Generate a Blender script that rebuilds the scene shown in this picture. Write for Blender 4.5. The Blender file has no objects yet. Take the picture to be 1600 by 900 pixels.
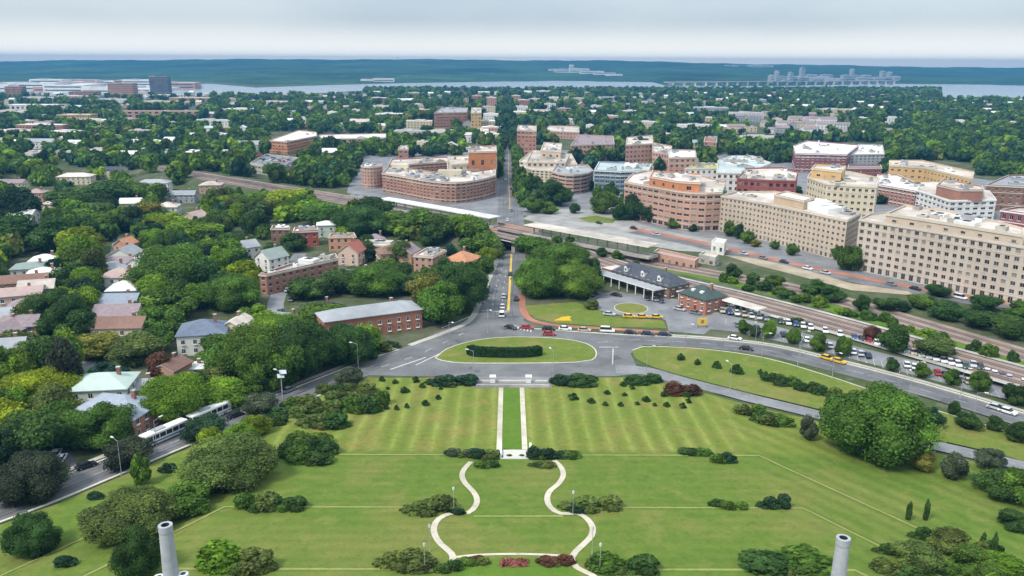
import bpy, math, random
import numpy as np
from mathutils import Vector, Matrix
from mathutils.geometry import delaunay_2d_cdt
R = math.radians
random.seed(7)
rng = np.random.default_rng(7)
S = bpy.context.scene
C = S.collection

# ------------------------------------------------------------------ camera
F, HC, PITCH, ROLL, YAW = 1300.0, 88.0, R(15.2), R(0.30), R(-0.33)
cam_d = bpy.data.cameras.new('camera')
cam_d.sensor_width = 36.0
cam_d.lens = F * 36.0 / 1600.0
cam_d.clip_start = 1.0
cam_d.clip_end = 60000.0
cam = bpy.data.objects.new('camera', cam_d)
C.objects.link(cam)
_rt = Vector((math.cos(YAW), math.sin(YAW), 0))
_fh = Vector((-math.sin(YAW), math.cos(YAW), 0))
_fw = _fh * math.cos(PITCH) - Vector((0, 0, 1)) * math.sin(PITCH)
_up = _rt.cross(_fw)
_cx = _rt * math.cos(ROLL) + _up * math.sin(ROLL)
_cy = -_rt * math.sin(ROLL) + _up * math.cos(ROLL)
_m = Matrix((_cx, _cy, -_fw)).transposed().to_4x4()
_m.translation = (0, 0, HC)
cam.matrix_world = _m
S.camera = cam

# ------------------------------------------------------------------ world, sun, exposure
SUN_EL, SUN_AZ = R(50), R(228)          # azimuth clockwise from +Y: the sun stands behind the viewer's left shoulder
w = bpy.data.worlds.new('World'); S.world = w; w.use_nodes = True
nt = w.node_tree; nt.nodes.clear()
def wn(t, **k):
    n = nt.nodes.new(t)
    for a, b in k.items(): setattr(n, a, b)
    return n
out = wn('ShaderNodeOutputWorld'); bg = wn('ShaderNodeBackground'); bg.inputs['Strength'].default_value = 0.1
sky = wn('ShaderNodeTexSky', sky_type='NISHITA', sun_disc=False)
sky.sun_elevation = SUN_EL; sky.sun_rotation = SUN_AZ; sky.altitude = 100; sky.air_density = 1.0; sky.dust_density = 2.0
tc = wn('ShaderNodeTexCoord'); mp = wn('ShaderNodeMapping'); mp.inputs['Scale'].default_value = (1.3, 1.3, 4.5)
no = wn('ShaderNodeTexNoise'); no.inputs['Scale'].default_value = 2.2; no.inputs['Detail'].default_value = 6; no.inputs['Roughness'].default_value = .55
ramp = wn('ShaderNodeValToRGB')
ramp.color_ramp.elements[0].position = .30; ramp.color_ramp.elements[0].color = (2.9, 3.5, 4.1, 1)
ramp.color_ramp.elements[1].position = .70; ramp.color_ramp.elements[1].color = (4.0, 4.5, 4.9, 1)
sep = wn('ShaderNodeSeparateXYZ')
grad = wn('ShaderNodeMapRange'); grad.inputs['From Min'].default_value = 0.02; grad.inputs['From Max'].default_value = .85
grad.inputs['To Min'].default_value = .72; grad.inputs['To Max'].default_value = 1.7
mul = wn('ShaderNodeVectorMath', operation='MULTIPLY'); mixs = wn('ShaderNodeMix', data_type='RGBA'); mixs.inputs[0].default_value = .86
L = nt.links.new
L(tc.outputs['Generated'], mp.inputs[0]); L(mp.outputs[0], no.inputs['Vector']); L(no.outputs['Fac'], ramp.inputs[0])
L(tc.outputs['Generated'], sep.inputs[0]); L(sep.outputs['Z'], grad.inputs['Value'])
L(ramp.outputs[0], mul.inputs[0]); L(grad.outputs[0], mul.inputs[1])
hzr = wn('ShaderNodeMapRange'); hzr.interpolation_type = 'SMOOTHSTEP'; hzr.inputs['From Min'].default_value = 0.002; hzr.inputs['From Max'].default_value = .05; hzr.inputs['To Min'].default_value = 1; hzr.inputs['To Max'].default_value = 0
hmx = wn('ShaderNodeMix', data_type='RGBA'); hmx.inputs[7].default_value = (6.1, 6.0, 5.6, 1)      # the pale, faintly warm band low over the horizon
L(sep.outputs['Z'], hzr.inputs['Value']); L(hzr.outputs[0], hmx.inputs[0]); L(mul.outputs[0], hmx.inputs[6])
L(sky.outputs[0], mixs.inputs[6]); L(hmx.outputs[2], mixs.inputs[7]); L(mixs.outputs[2], bg.inputs[0]); L(bg.outputs[0], out.inputs[0])
sun_d = bpy.data.lights.new('sun', 'SUN'); sun_d.energy = 1.5; sun_d.angle = R(11); sun_d.color = (1, .95, .87)
sun = bpy.data.objects.new('sun', sun_d); C.objects.link(sun)
_sd = Vector((math.sin(SUN_AZ) * math.cos(SUN_EL), math.cos(SUN_AZ) * math.cos(SUN_EL), math.sin(SUN_EL)))
sun.rotation_euler = _sd.to_track_quat('Z', 'Y').to_euler(); sun.location = (0, 0, 300)
S.view_settings.view_transform = 'Standard'; S.view_settings.look = 'None'
S.view_settings.exposure = 1.2; S.view_settings.gamma = 1.0; S.view_settings.use_curve_mapping = False
HAZE_D = 1.5e-4
S.render.engine = 'CYCLES'
cy = S.cycles
cy.max_bounces = 5; cy.diffuse_bounces = 2; cy.glossy_bounces = 2; cy.transmission_bounces = 2; cy.volume_bounces = 1; cy.transparent_max_bounces = 4
cy.caustics_reflective = False; cy.caustics_refractive = False
cy.use_adaptive_sampling = True; cy.adaptive_threshold = .02
try:
    cy.use_denoising = True; cy.denoiser = 'OPENIMAGEDENOISE'
except Exception: pass

# ------------------------------------------------------------------ pixels of the photograph -> the ground of the place
def ray(px, py):
    u = (px - 800) / F; v = (py - 450) / F
    c, s = math.cos(ROLL), math.sin(ROLL)
    u, v = u * c + v * s, -u * s + v * c
    x = u; y = math.cos(PITCH) - v * math.sin(PITCH); z = -math.sin(PITCH) - v * math.cos(PITCH)
    cc, ss = math.cos(YAW), math.sin(YAW)
    return x * cc - y * ss, x * ss + y * cc, z
def g(px, py, z=0.0):
    d = ray(px, py); t = (z - HC) / d[2]
    return d[0] * t, d[1] * t
_mi = _m.inverted()
def proj(x, y, z):
    p = _mi @ Vector((x, y, z))
    return 800 + F * p.x / -p.z, 450 - F * p.y / -p.z
def smooth(pts, step):
    """Catmull-Rom through the points, resampled about every step metres."""
    P = [np.array(p, float) for p in pts]
    P = [2 * P[0] - P[1]] + P + [2 * P[-1] - P[-2]]
    o = []
    for i in range(1, len(P) - 2):
        a, b, c, d = P[i - 1], P[i], P[i + 1], P[i + 2]
        n = max(1, int(np.linalg.norm(c[:2] - b[:2]) / step))
        for k in range(n):
            t = k / n
            o.append(.5 * (2 * b + (c - a) * t + (2 * a - 5 * b + 4 * c - d) * t * t + (3 * b - a - 3 * c + d) * t ** 3))
    o.append(P[-2])
    return np.array(o)
def dist_poly(x, y, pl):
    x = np.asarray(x, float); y = np.asarray(y, float)
    best = np.full(x.shape, 1e9)
    for (ax, ay), (bx, by) in zip(pl[:-1], pl[1:]):
        dx, dy = bx - ax, by - ay; l2 = dx * dx + dy * dy + 1e-9
        t = np.clip(((x - ax) * dx + (y - ay) * dy) / l2, 0, 1)
        best = np.minimum(best, np.hypot(x - ax - t * dx, y - ay - t * dy))
    return best
RZ = 4.2
METRO = [g(*p, RZ) for p in [(250, 257), (300, 268), (430, 290), (560, 312), (680, 336), (790, 358), (900, 380), (1010, 399), (1120, 418), (1230, 437), (1330, 462), (1450, 496), (1620, 545)]]
MAIN = [g(*p, RZ * .8) for p in [(240, 262), (300, 274), (430, 298), (560, 322), (690, 350), (790, 373), (870, 391), (960, 415), (1060, 440), (1150, 461), (1300, 500), (1450, 542), (1640, 594)]]
U_H = ([-50, 60, 100, 118, 122.5, 141.8, 146, 169.8, 174.5, 214, 219], [26, 18, 11, 8.7, 7.9, 6.1, 5.3, 3.1, 2.3, .3, 0])
KX = 1.5
def H(x, y):
    x = np.asarray(x, float); y = np.asarray(y, float)
    u = y + 1.4 * np.maximum(0, np.abs(x - KX) - 55)
    h = np.interp(u, *U_H)
    d = np.minimum(dist_poly(x, y, METRO), dist_poly(x, y, MAIN))
    e = np.clip((21 - d) / 8, 0, 1); e = e * e * (3 - 2 * e)
    top = np.interp(x, [-320, -90, 18, 62, 300], [2.4, RZ, RZ, 1.2, 1.0])
    cut = np.clip((np.abs(x - 0.5) - 9.5) / 1.5, 0, 1)
    h = h + top * e * cut * (y > 230)
    h = h - 1.8 * np.exp(-((y - 417) / 26.0) ** 2) * (1 - cut)
    return h
def gh(px, py):
    x, y = g(px, py, 0)
    for _ in range(14):
        x, y = g(px, py, float(H(x, y)))
    return x, y
def gz(px, py):
    x, y = gh(px, py); return x, y, float(H(x, y))
def mpp(x, y):
    return math.sqrt(x * x + y * y + HC * HC) / F

# ------------------------------------------------------------------ materials
MATS = {}
class NT:
    def __init__(s, m):
        s.t = m.node_tree
    def n(s, ty, **k):
        q = s.t.nodes.new(ty)
        for a, b in k.items():
            if a.startswith('i_'): q.inputs[a[2:].replace('_', ' ')].default_value = b
            else: setattr(q, a, b)
        return q
    def l(s, a, b): s.t.links.new(a, b)
    def math(s, op, a, b=None, c=None):
        q = s.n('ShaderNodeMath', operation=op)
        for i, v in enumerate((a, b, c)):
            if v is None: continue
            if isinstance(v, (int, float)): q.inputs[i].default_value = v
            else: s.l(v, q.inputs[i])
        return q.outputs[0]
    def mix(s, f, a, b, bt='MIX'):
        q = s.n('ShaderNodeMix', data_type='RGBA', blend_type=bt)
        for i, v in ((0, f), (6, a), (7, b)):
            if isinstance(v, (int, float)): q.inputs[i].default_value = v
            elif isinstance(v, tuple): q.inputs[i].default_value = (*v[:3], 1)
            else: s.l(v, q.inputs[i])
        return q.outputs[2]
    def noise(s, scale, detail=4, rough=.6, vec=None):
        q = s.n('ShaderNodeTexNoise'); q.inputs['Scale'].default_value = scale; q.inputs['Detail'].default_value = detail; q.inputs['Roughness'].default_value = rough
        s.l(vec if vec is not None else s.pos(), q.inputs['Vector'])
        return q.outputs['Fac']
    def pos(s):
        if not hasattr(s, '_p'): s._p = s.n('ShaderNodeNewGeometry').outputs['Position']
        return s._p
    def rng(s, v, a, b, c=0., d=1.):
        q = s.n('ShaderNodeMapRange'); q.inputs[1].default_value = a; q.inputs[2].default_value = b; q.inputs[3].default_value = c; q.inputs[4].default_value = d
        s.l(v, q.inputs[0]); return q.outputs[0]
def newmat(name):
    m = bpy.data.materials.new(name); m.use_nodes = True
    t = NT(m); b = m.node_tree.nodes['Principled BSDF']
    return m, t, b
def mat(name, rgb, rough=.85, var=.22, sc=.6, big=.12, spec=.3, metal=0.):
    """A plain surface with fine grain and large weathered patches of its own colour."""
    if name in MATS: return MATS[name]
    m, t, b = newmat(name)
    a = t.rng(t.noise(sc, 5), .25, .75, 1 - var, 1 + var)
    c = t.rng(t.noise(.045, 3), .3, .7, 1 - big, 1 + big)
    k = t.math('MULTIPLY', a, c)
    vm = t.n('ShaderNodeVectorMath', operation='SCALE'); vm.inputs[0].default_value = rgb; t.l(k, vm.inputs['Scale'])
    t.l(vm.outputs[0], b.inputs['Base Color'])
    b.inputs['Roughness'].default_value = rough; b.inputs['Specular IOR Level'].default_value = spec; b.inputs['Metallic'].default_value = metal
    MATS[name] = m
    return m
def rgbmat(rgb, rough=.85, **k):
    return mat('surface_%d_%d_%d_%d' % (*[int(v * 255) for v in rgb], int(rough * 10)), rgb, rough, **k)
def foliage(name='foliage', attr=False):
    m, t, b = newmat(name)
    if attr: col = t.n('ShaderNodeAttribute', attribute_name='treecol').outputs['Color']
    else: col = t.n('ShaderNodeObjectInfo').outputs['Color']
    tint = t.n('ShaderNodeAttribute', attribute_name='tint').outputs['Fac']
    k = t.math('MULTIPLY', t.rng(tint, 0, 1, .55, 2.15), t.rng(t.noise(.55, 3), .3, .7, .75, 1.25))
    vm = t.n('ShaderNodeVectorMath', operation='SCALE'); t.l(col, vm.inputs[0]); t.l(k, vm.inputs['Scale'])
    warm = t.mix(t.rng(tint, .55, 1, 0, .35), vm.outputs[0], (1.25, 1.1, .55), 'MULTIPLY')
    t.l(warm, b.inputs['Base Color']); b.inputs['Roughness'].default_value = .75; b.inputs['Specular IOR Level'].default_value = .15
    tr = t.n('ShaderNodeBsdfTranslucent'); t.l(warm, tr.inputs[0]); mx = t.n('ShaderNodeMixShader'); mx.inputs[0].default_value = .32
    t.l(b.outputs[0], mx.inputs[1]); t.l(tr.outputs[0], mx.inputs[2]); t.l(mx.outputs[0], m.node_tree.nodes['Material Output'].inputs[0])
    MATS[name] = m
    return m
FOL = foliage(); FOLA = foliage('foliage_distant', True)
BARK = mat('bark', (.09, .065, .045), .95)
def asphalt(name, base, var=.12):
    m, t, b = newmat(name)
    f = t.rng(t.noise(1.6, 6, .7), .3, .7, 1 - var, 1 + var)
    p = t.math('MULTIPLY', t.rng(t.noise(.09, 5, .65), .35, .65, .76, 1.22), t.rng(t.noise(.45, 2), .62, .68, 1, .84))
    k = t.math('MULTIPLY', f, p)
    vm = t.n('ShaderNodeVectorMath', operation='SCALE'); vm.inputs[0].default_value = base; t.l(k, vm.inputs['Scale'])
    t.l(vm.outputs[0], b.inputs['Base Color']); b.inputs['Roughness'].default_value = .8; b.inputs['Specular IOR Level'].default_value = .35
    MATS[name] = m; return m
ASPH = asphalt('asphalt', (.15, .147, .148)); ASPH_D = asphalt('asphalt_dark', (.085, .085, .095)); ASPH_L = asphalt('asphalt_pale', (.20, .20, .205))
CONC = asphalt('concrete', (.40, .375, .33)); PAVE = asphalt('walk', (.52, .46, .36)); BRICKP = asphalt('brick_paving', (.36, .15, .095)); BALL = asphalt('ballast', (.27, .20, .16), .2)
RAILB = asphalt('rail_brown', (.17, .105, .08), .2)
WHITE = mat('white_paint', (.78, .78, .76), .6, .06); YELLOW = mat('yellow_paint', (.65, .42, .06), .6, .08); KERB = mat('kerb_stone', (.55, .52, .42), .9, .15)
def grass(name, a, b_, dry, dryamt, stripe=None):
    m, t, b = newmat(name)
    n1 = t.noise(.35, 6, .7); n2 = t.noise(.05, 4); n3 = t.noise(3.0, 3)
    c = t.mix(t.rng(n1, .3, .7), a, b_)
    c = t.mix(t.rng(n2, .48, .68, 0, dryamt), c, dry)
    c = t.mix(t.rng(n3, .2, .8, .0, .35), c, tuple(v * .6 for v in a))
    if stripe:
        x = t.n('ShaderNodeSeparateXYZ'); t.l(t.pos(), x.inputs[0]); X, Y = x.outputs[0], x.outputs[1]
        wob = t.math('MULTIPLY', t.math('SUBTRACT', t.noise(.03, 2), .5), 1.6)
        sx = t.math('SINE', t.math('MULTIPLY', t.math('ADD', X, wob), 2 * math.pi / 4.6))
        sy = t.math('SINE', t.math('MULTIPLY', t.math('ADD', Y, wob), 2 * math.pi / 3.4))
        dg = t.math('ADD', t.math('MULTIPLY', X, .81), t.math('ADD', t.math('MULTIPLY', Y, .58), wob))
        sd = t.math('SINE', t.math('MULTIPLY', dg, 2 * math.pi / 5.0))
        upper = t.rng(Y, 171, 174)
        side = t.rng(X, 48, 62)
        st = t.math('ADD', t.math('MULTIPLY', sx, upper), t.math('MULTIPLY', t.math('MULTIPLY', sy, .4), t.math('SUBTRACT', 1, upper)))
        st = t.math('ADD', t.math('MULTIPLY', st, t.math('SUBTRACT', 1, side)), t.math('MULTIPLY', sd, side))
        amp = t.math('MULTIPLY', t.rng(n2, .3, .7, .08, .26), t.math('ADD', .6, t.math('MULTIPLY', upper, .7)))
        k = t.math('ADD', 1, t.math('MULTIPLY', st, amp))
        vm = t.n('ShaderNodeVectorMath', operation='SCALE'); t.l(c, vm.inputs[0]); t.l(k, vm.inputs['Scale']); c = t.mix(t.math('MULTIPLY', upper, .28), vm.outputs[0], (.25, .26, .05))
        rim = t.math('POWER', t.math('MAXIMUM', sx, 0.0), 4.0)
        c = t.mix(t.math('MULTIPLY', t.math('MULTIPLY', rim, upper), t.math('MULTIPLY', t.math('SUBTRACT', 1, side), t.math('MULTIPLY', t.rng(n2, .3, .65, .12, .42), t.rng(t.noise(.7, 4, .7), .35, .65, .4, 1.3)))), c, (.33, .33, .10))
        worn = t.math('MULTIPLY', upper, t.rng(t.noise(.11, 5, .65), .5, .68, 0, .6))
        c = t.mix(t.math('MULTIPLY', worn, t.math('SUBTRACT', 1, side)), c, (.25, .185, .06))
    c = t.mix(t.rng(t.noise(.8, 5, .8), .5, .7, 0, .62), c, tuple(v * .62 for v in a))
    c = t.mix(t.rng(t.noise(.21, 6, .75), .52, .68, 0, .75 * dryamt), c, dry)
    t.l(c, b.inputs['Base Color']); b.inputs['Roughness'].default_value = .95; b.inputs['Specular IOR Level'].default_value = .1
    MATS[name] = m; return m
LAWN = grass('lawn_grass', (.092, .157, .023), (.146, .204, .034), (.22, .205, .06), .75, True)
GRASS = grass('grass', (.11, .165, .026), (.17, .21, .04), (.26, .215, .075), .85)
GRASSB = grass('grass_bright', (.085, .168, .020), (.12, .208, .026), (.16, .21, .035), .4)
GRASSP = grass('grass_pale', (.24, .275, .075), (.32, .335, .115), (.30, .28, .10), .35)
GROUND = grass('ground_mixed', (.05, .08, .025), (.10, .115, .05), (.17, .155, .12), .9)
WOODS = grass('woods_floor', (.020, .046, .018), (.036, .070, .024), (.06, .08, .035), .6)
def hill_woods():
    m, t, b = newmat('hill_woods')
    k = t.math('MULTIPLY', t.rng(t.noise(.0016, 6, .7), .35, .65, .45, 1.9), t.rng(t.noise(.03, 4, .7), .3, .7, .5, 1.7))
    vm = t.n('ShaderNodeVectorMath', operation='SCALE'); vm.inputs[0].default_value = (.030, .062, .022); t.l(k, vm.inputs['Scale'])
    c = t.mix(t.rng(t.noise(.0045, 5, .7), .60, .70, 0, .7), vm.outputs[0], (.16, .19, .10))
    t.l(c, b.inputs['Base Color']); b.inputs['Roughness'].default_value = 1; b.inputs['Specular IOR Level'].default_value = .05; return m
HILLW = hill_woods()
def water():
    m, t, b = newmat('river_water')
    b.inputs['Base Color'].default_value = (.34, .36, .36, 1); b.inputs['Roughness'].default_value = .2; b.inputs['Specular IOR Level'].default_value = .6
    bp = t.n('ShaderNodeBump', i_Strength=.06); bp.inputs['Distance'].default_value = .3
    t.l(t.noise(.05, 5), bp.inputs['Height']); t.l(bp.outputs[0], b.inputs['Normal']); return m
WATER = water()
GLASS = mat('window_glass', (.022, .026, .032), .12, .3, .25, .1, .5)
GLASSM = mat('window_glass_grey', (.07, .078, .085), .15, .3, .25, .1, .5); BLIND = mat('window_blind', (.25, .225, .19), .35, .15, .5, .1, .4)
GLASSB = mat('window_glass_blue', (.06, .10, .12), .12, .3, .25, .1, .5)
TRIM = mat('trim_pale', (.55, .50, .42), .8, .08); TRIMW = mat('trim_white', (.72, .71, .68), .7, .06); DARK = mat('dark_metal', (.035, .037, .04), .5); GREYM = mat('grey_metal', (.33, .34, .35), .45, .1)
TYRE = mat('rubber', (.02, .02, .02), .9)

# ------------------------------------------------------------------ mesh helpers
class MB:
    def __init__(s): s.v = []; s.f = []; s.m = []; s.mats = []
    def mi(s, m):
        if m not in s.mats: s.mats.append(m)
        return s.mats.index(m)
    def face(s, pts, m):
        i = len(s.v); s.v += [tuple(p) for p in pts]; s.f.append(tuple(range(i, i + len(pts)))); s.m.append(s.mi(m))
    def box(s, x0, x1, y0, y1, z0, z1, m, top=None):
        p = [(x0, y0, z0), (x1, y0, z0), (x1, y1, z0), (x0, y1, z0), (x0, y0, z1), (x1, y0, z1), (x1, y1, z1), (x0, y1, z1)]
        i = len(s.v); s.v += p
        for q in ((0, 3, 2, 1), (4, 5, 6, 7), (0, 1, 5, 4), (1, 2, 6, 5), (2, 3, 7, 6), (3, 0, 4, 7)):
            s.f.append(tuple(i + k for k in q)); s.m.append(s.mi(top if top is not None and q[0] == 4 else m))
    def obox(s, c, ux, hx, hy, z0, z1, m, top=None):
        """box about c=(x,y) with its long axis along the unit vector ux"""
        ax = np.array(ux[:2]); ay = np.array((-ax[1], ax[0])); c = np.array(c[:2])
        q = [c - ax * hx - ay * hy, c + ax * hx - ay * hy, c + ax * hx + ay * hy, c - ax * hx + ay * hy]
        s.prism(q, z0, z1, m, top)
    def prism(s, poly, z0, z1, m, top=None, bottom=True):
        n = len(poly); i = len(s.v)
        s.v += [(p[0], p[1], z0) for p in poly] + [(p[0], p[1], z1) for p in poly]
        for k in range(n):
            s.f.append((i + k, i + (k + 1) % n, i + n + (k + 1) % n, i + n + k)); s.m.append(s.mi(m))
        s.f.append(tuple(i + n + k for k in range(n))); s.m.append(s.mi(top or m))
        if bottom: s.f.append(tuple(i + n - 1 - k for k in range(n))); s.m.append(s.mi(m))
    def tube(s, p0, p1, r0, r1, m, n=8, cap=True):
        p0, p1 = Vector(p0), Vector(p1); d = (p1 - p0).normalized()
        a = d.orthogonal().normalized(); b = d.cross(a); i = len(s.v)
        for p, r in ((p0, r0), (p1, r1)):
            for k in range(n):
                t = 2 * math.pi * k / n; s.v.append(tuple(p + a * (r * math.cos(t)) + b * (r * math.sin(t))))
        for k in range(n):
            s.f.append((i + k, i + (k + 1) % n, i + n + (k + 1) % n, i + n + k)); s.m.append(s.mi(m))
        if cap:
            s.f.append(tuple(i + n + k for k in range(n))); s.m.append(s.mi(m)); s.f.append(tuple(i + n - 1 - k for k in range(n))); s.m.append(s.mi(m))
    def mesh(s, name):
        me = bpy.data.meshes.new(name); me.from_pydata(s.v, [], s.f)
        for m in s.mats: me.materials.append(m)
        if s.m: me.polygons.foreach_set('material_index', s.m)
        me.update(); return me
    def build(s, name, parent=None, loc=(0, 0, 0)):
        return link(name, s.mesh(name), parent, loc)
def link(name, data, parent=None, loc=(0, 0, 0), rz=0, sc=None):
    o = bpy.data.objects.new(name, data); C.objects.link(o); o.location = loc
    if rz: o.rotation_euler.z = rz
    if sc: o.scale = sc
    if parent is not None: o.parent = parent
    return o
THINGS = []
def tag(o, label, cat, group=None):
    o['label'] = label; o['category'] = cat
    if group: o['group'] = group
    THINGS.append(o); return o
def empty(name, label, cat, loc=(0, 0, 0), rz=0, group=None):
    return tag(link(name, None, None, loc, rz), label, cat, group)
def struct(o, kind='structure'):
    o['kind'] = kind; return o
def npmesh(name, V, Fq, m, tint=None, col=None):
    """a mesh from numpy arrays: V (n,3), Fq (k,3) or (k,4)"""
    me = bpy.data.meshes.new(name); k = Fq.shape[1]
    me.vertices.add(len(V)); me.vertices.foreach_set('co', np.ascontiguousarray(V, np.float32).ravel())
    me.loops.add(Fq.size); me.loops.foreach_set('vertex_index', np.ascontiguousarray(Fq, np.int32).ravel())
    me.polygons.add(len(Fq)); me.polygons.foreach_set('loop_start', np.arange(0, Fq.size, k, dtype=np.int32))
    me.materials.append(m)
    me.update(calc_edges=True)
    if tint is not None:
        a = me.attributes.new('tint', 'FLOAT', 'POINT'); a.data.foreach_set('value', np.ascontiguousarray(tint, np.float32))
    if col is not None:
        a = me.attributes.new('treecol', 'FLOAT_COLOR', 'POINT'); a.data.foreach_set('color', np.ascontiguousarray(np.c_[col, np.ones(len(col))], np.float32).ravel())
    return me
def inside(pt, poly):
    x, y = pt; c = False; j = len(poly) - 1
    for i in range(len(poly)):
        (xi, yi), (xj, yj) = poly[i][:2], poly[j][:2]
        if (yi > y) != (yj > y) and x < (xj - xi) * (y - yi) / (yj - yi) + xi: c = not c
        j = i
    return c
def patch(name, poly, off, m, step=3.0, kind='structure', world=False, closed_smooth=False):
    """a sheet draped over the ground inside a closed outline"""
    W = [p if world else gh(*p) for p in poly]
    if closed_smooth:
        W = list(smooth(W + [W[0]], step)[:-1])
    B = []
    for a, b in zip(W, W[1:] + W[:1]):
        n = max(1, int(math.hypot(b[0] - a[0], b[1] - a[1]) / step))
        for k in range(n): B.append((a[0] + (b[0] - a[0]) * k / n, a[1] + (b[1] - a[1]) * k / n))
    xs = [p[0] for p in B]; ys = [p[1] for p in B]
    V = [Vector(p) for p in B]; nb = len(V)
    for x in np.arange(min(xs), max(xs), step):
        for y in np.arange(min(ys), max(ys), step):
            q = (x + .013 * step, y + .017 * step)
            if inside(q, B): V.append(Vector(q))
    r = delaunay_2d_cdt(V, [], [list(range(nb))], 1, 1e-4)
    vv = np.array([(p.x, p.y) for p in r[0]]); z = H(vv[:, 0], vv[:, 1]) + off
    me = bpy.data.meshes.new(name); me.from_pydata(np.c_[vv, z].tolist(), [], [list(f) for f in r[2]])
    me.materials.append(m); me.update()
    if len(me.polygons) and me.polygons[0].normal.z < 0: me.flip_normals()
    o = link(name, me); struct(o, kind); return o
def ribbon_mesh(W, width, off, m, mb=None, step=3.0, cols=3, resample=True, shift=0.0, zfun=None):
    W = smooth(W, step) if resample else np.array(W, float)
    wd = np.interp(np.linspace(0, 1, len(W)), np.linspace(0, 1, len(width)), width) if isinstance(width, (list, tuple)) else np.full(len(W), width)
    T = np.gradient(W[:, :2], axis=0); T /= np.linalg.norm(T, axis=1)[:, None] + 1e-9
    N = np.c_[-T[:, 1], T[:, 0]]
    rows = []
    for k in range(cols + 1):
        p = W[:, :2] + N * ((k / cols - .5) * wd + shift)[:, None]
        z = (zfun(p[:, 0], p[:, 1]) if zfun else H(p[:, 0], p[:, 1])) + off
        rows.append(np.c_[p, z])
    mb = mb or MB()
    i0 = len(mb.v); n = len(W)
    for r in rows: mb.v += [tuple(q) for q in r]
    mi = mb.mi(m)
    for k in range(cols):
        for j in range(n - 1):
            mb.f.append((i0 + k * n + j, i0 + (k + 1) * n + j, i0 + (k + 1) * n + j + 1, i0 + k * n + j + 1)[::-1]); mb.m.append(mi)
    return mb
def road(name, px, width, off, m, **k):
    W = [gh(*p) for p in px]
    return struct(ribbon_mesh(W, width, off, m, **k).build(name)), W
def kerb_line(mb, W, shift, m=None, wd=.35, h=.13, step=3.0):
    """a raised kerb along a line"""
    W = smooth(W, step); T = np.gradient(W[:, :2], axis=0); T /= np.linalg.norm(T, axis=1)[:, None] + 1e-9
    N = np.c_[-T[:, 1], T[:, 0]]; P = W[:, :2] + N * shift
    z = H(P[:, 0], P[:, 1]); m = m or KERB; n = len(P); i = len(mb.v)
    for s_, hh in ((-wd / 2, -.1), (-wd / 2, h), (wd / 2, h), (wd / 2, -.1)):
        q = P + N * s_; mb.v += [tuple(v) for v in np.c_[q, z + .06 + hh]]
    mi = mb.mi(m)
    for k in range(3):
        for j in range(n - 1):
            mb.f.append((i + k * n + j, i + k * n + j + 1, i + (k + 1) * n + j + 1, i + (k + 1) * n + j)); mb.m.append(mi)
# ------------------------------------------------------------------ ground, roads, lawns, river, hills
def axis_lines(segs):
    o = [segs[0][0]]
    for a, b, st in segs:
        n = max(1, round((b - a) / st)); o += [a + (b - a) * (k + 1) / n for k in range(n)]
    return np.array(o)
gx = axis_lines([(-8000, -4000, 1000), (-4000, -1000, 250), (-1000, -340, 40), (-340, -170, 5), (-170, 170, 2), (170, 340, 5), (340, 1000, 40), (1000, 4000, 250), (4000, 8000, 1000)])
gy = axis_lines([(-400, 40, 40), (40, 470, 2), (470, 720, 5), (720, 1500, 40), (1500, 4000, 200), (4000, 7600, 900)])
XX, YY = np.meshgrid(gx, gy); ZZ = H(XX, YY)
ZZ = ZZ - .25 * ((YY < 213) & (YY > 30))     # the lawn lies over the bare ground
nx, ny = len(gx), len(gy)
idx = np.arange(nx * ny).reshape(ny, nx)
Fq = np.stack([idx[:-1, :-1], idx[:-1, 1:], idx[1:, 1:], idx[1:, :-1]], -1).reshape(-1, 4)
struct(link('ground', npmesh('ground', np.c_[XX.ravel(), YY.ravel(), ZZ.ravel()], Fq, GROUND)))

patch('river', [(-300, 147), (330, 150), (480, 147), (560, 142), (760, 140), (830, 140), (1000, 142), (1190, 144), (1380, 147), (1490, 153), (1560, 161), (1640, 160), (1950, 168),
                (1950, 130), (1600, 132), (1400, 129), (1200, 134), (1040, 134), (1020, 128), (880, 126), (640, 130), (520, 133), (400, 137), (330, 131), (-300, 127)], .3, WATER, 90)

def crest(px):      # height of the skyline ridge, seven kilometres out
    return float(np.interp(px, [-500, 0, 150, 320, 500, 700, 850, 930, 1100, 1200, 1400, 1600, 2000], [62, 69, 87, 95, 103, 104, 104, 103, 91, 80, 71, 59, 52])) + 3.0 * math.sin(px * .021) + 2.0 * math.sin(px * .067 + 1) + 1.2 * math.sin(px * .19)
def shore(px):
    return float(np.interp(px, [-500, 330, 400, 520, 640, 880, 1020, 1040, 1200, 1400, 1600, 2000], [3700, 3600, 3150, 3400, 3650, 4050, 3900, 3350, 3350, 3850, 3650, 3650]))
def hillz(px, d):
    t = min(1, max(0, (d - shore(px)) / (7000 - shore(px)))); e = .55 * t + .45 * t * t
    b = 6 * math.sin(px * .013 + d * .0021) * math.sin(d * .0017 + px * .004) + 3 * math.sin(px * .05 + d * .006)
    return -.5 + crest(px) * e + b * min(1, t * 5) * (1 - t) + (0 if t < 1 else -min(40, (d - 7000) * .02))
V = []; pxs = np.arange(-460, 2061, 8.0); ds = [3100, 3250, 3400, 3500, 3600, 3700, 3850, 4000, 4200, 4450, 4750, 5100, 5500, 6000, 6500, 7000, 7600]
for d in ds:
    for p in pxs:
        r = ray(p, 97); t = d / r[1]; z = hillz(p, d)
        V.append((r[0] * t, d, z if d >= shore(p) else -4))
n1 = len(pxs); idx = np.arange(len(V)).reshape(len(ds), n1)
Fq = np.stack([idx[:-1, :-1], idx[:-1, 1:], idx[1:, 1:], idx[1:, :-1]], -1).reshape(-1, 4)
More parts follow.
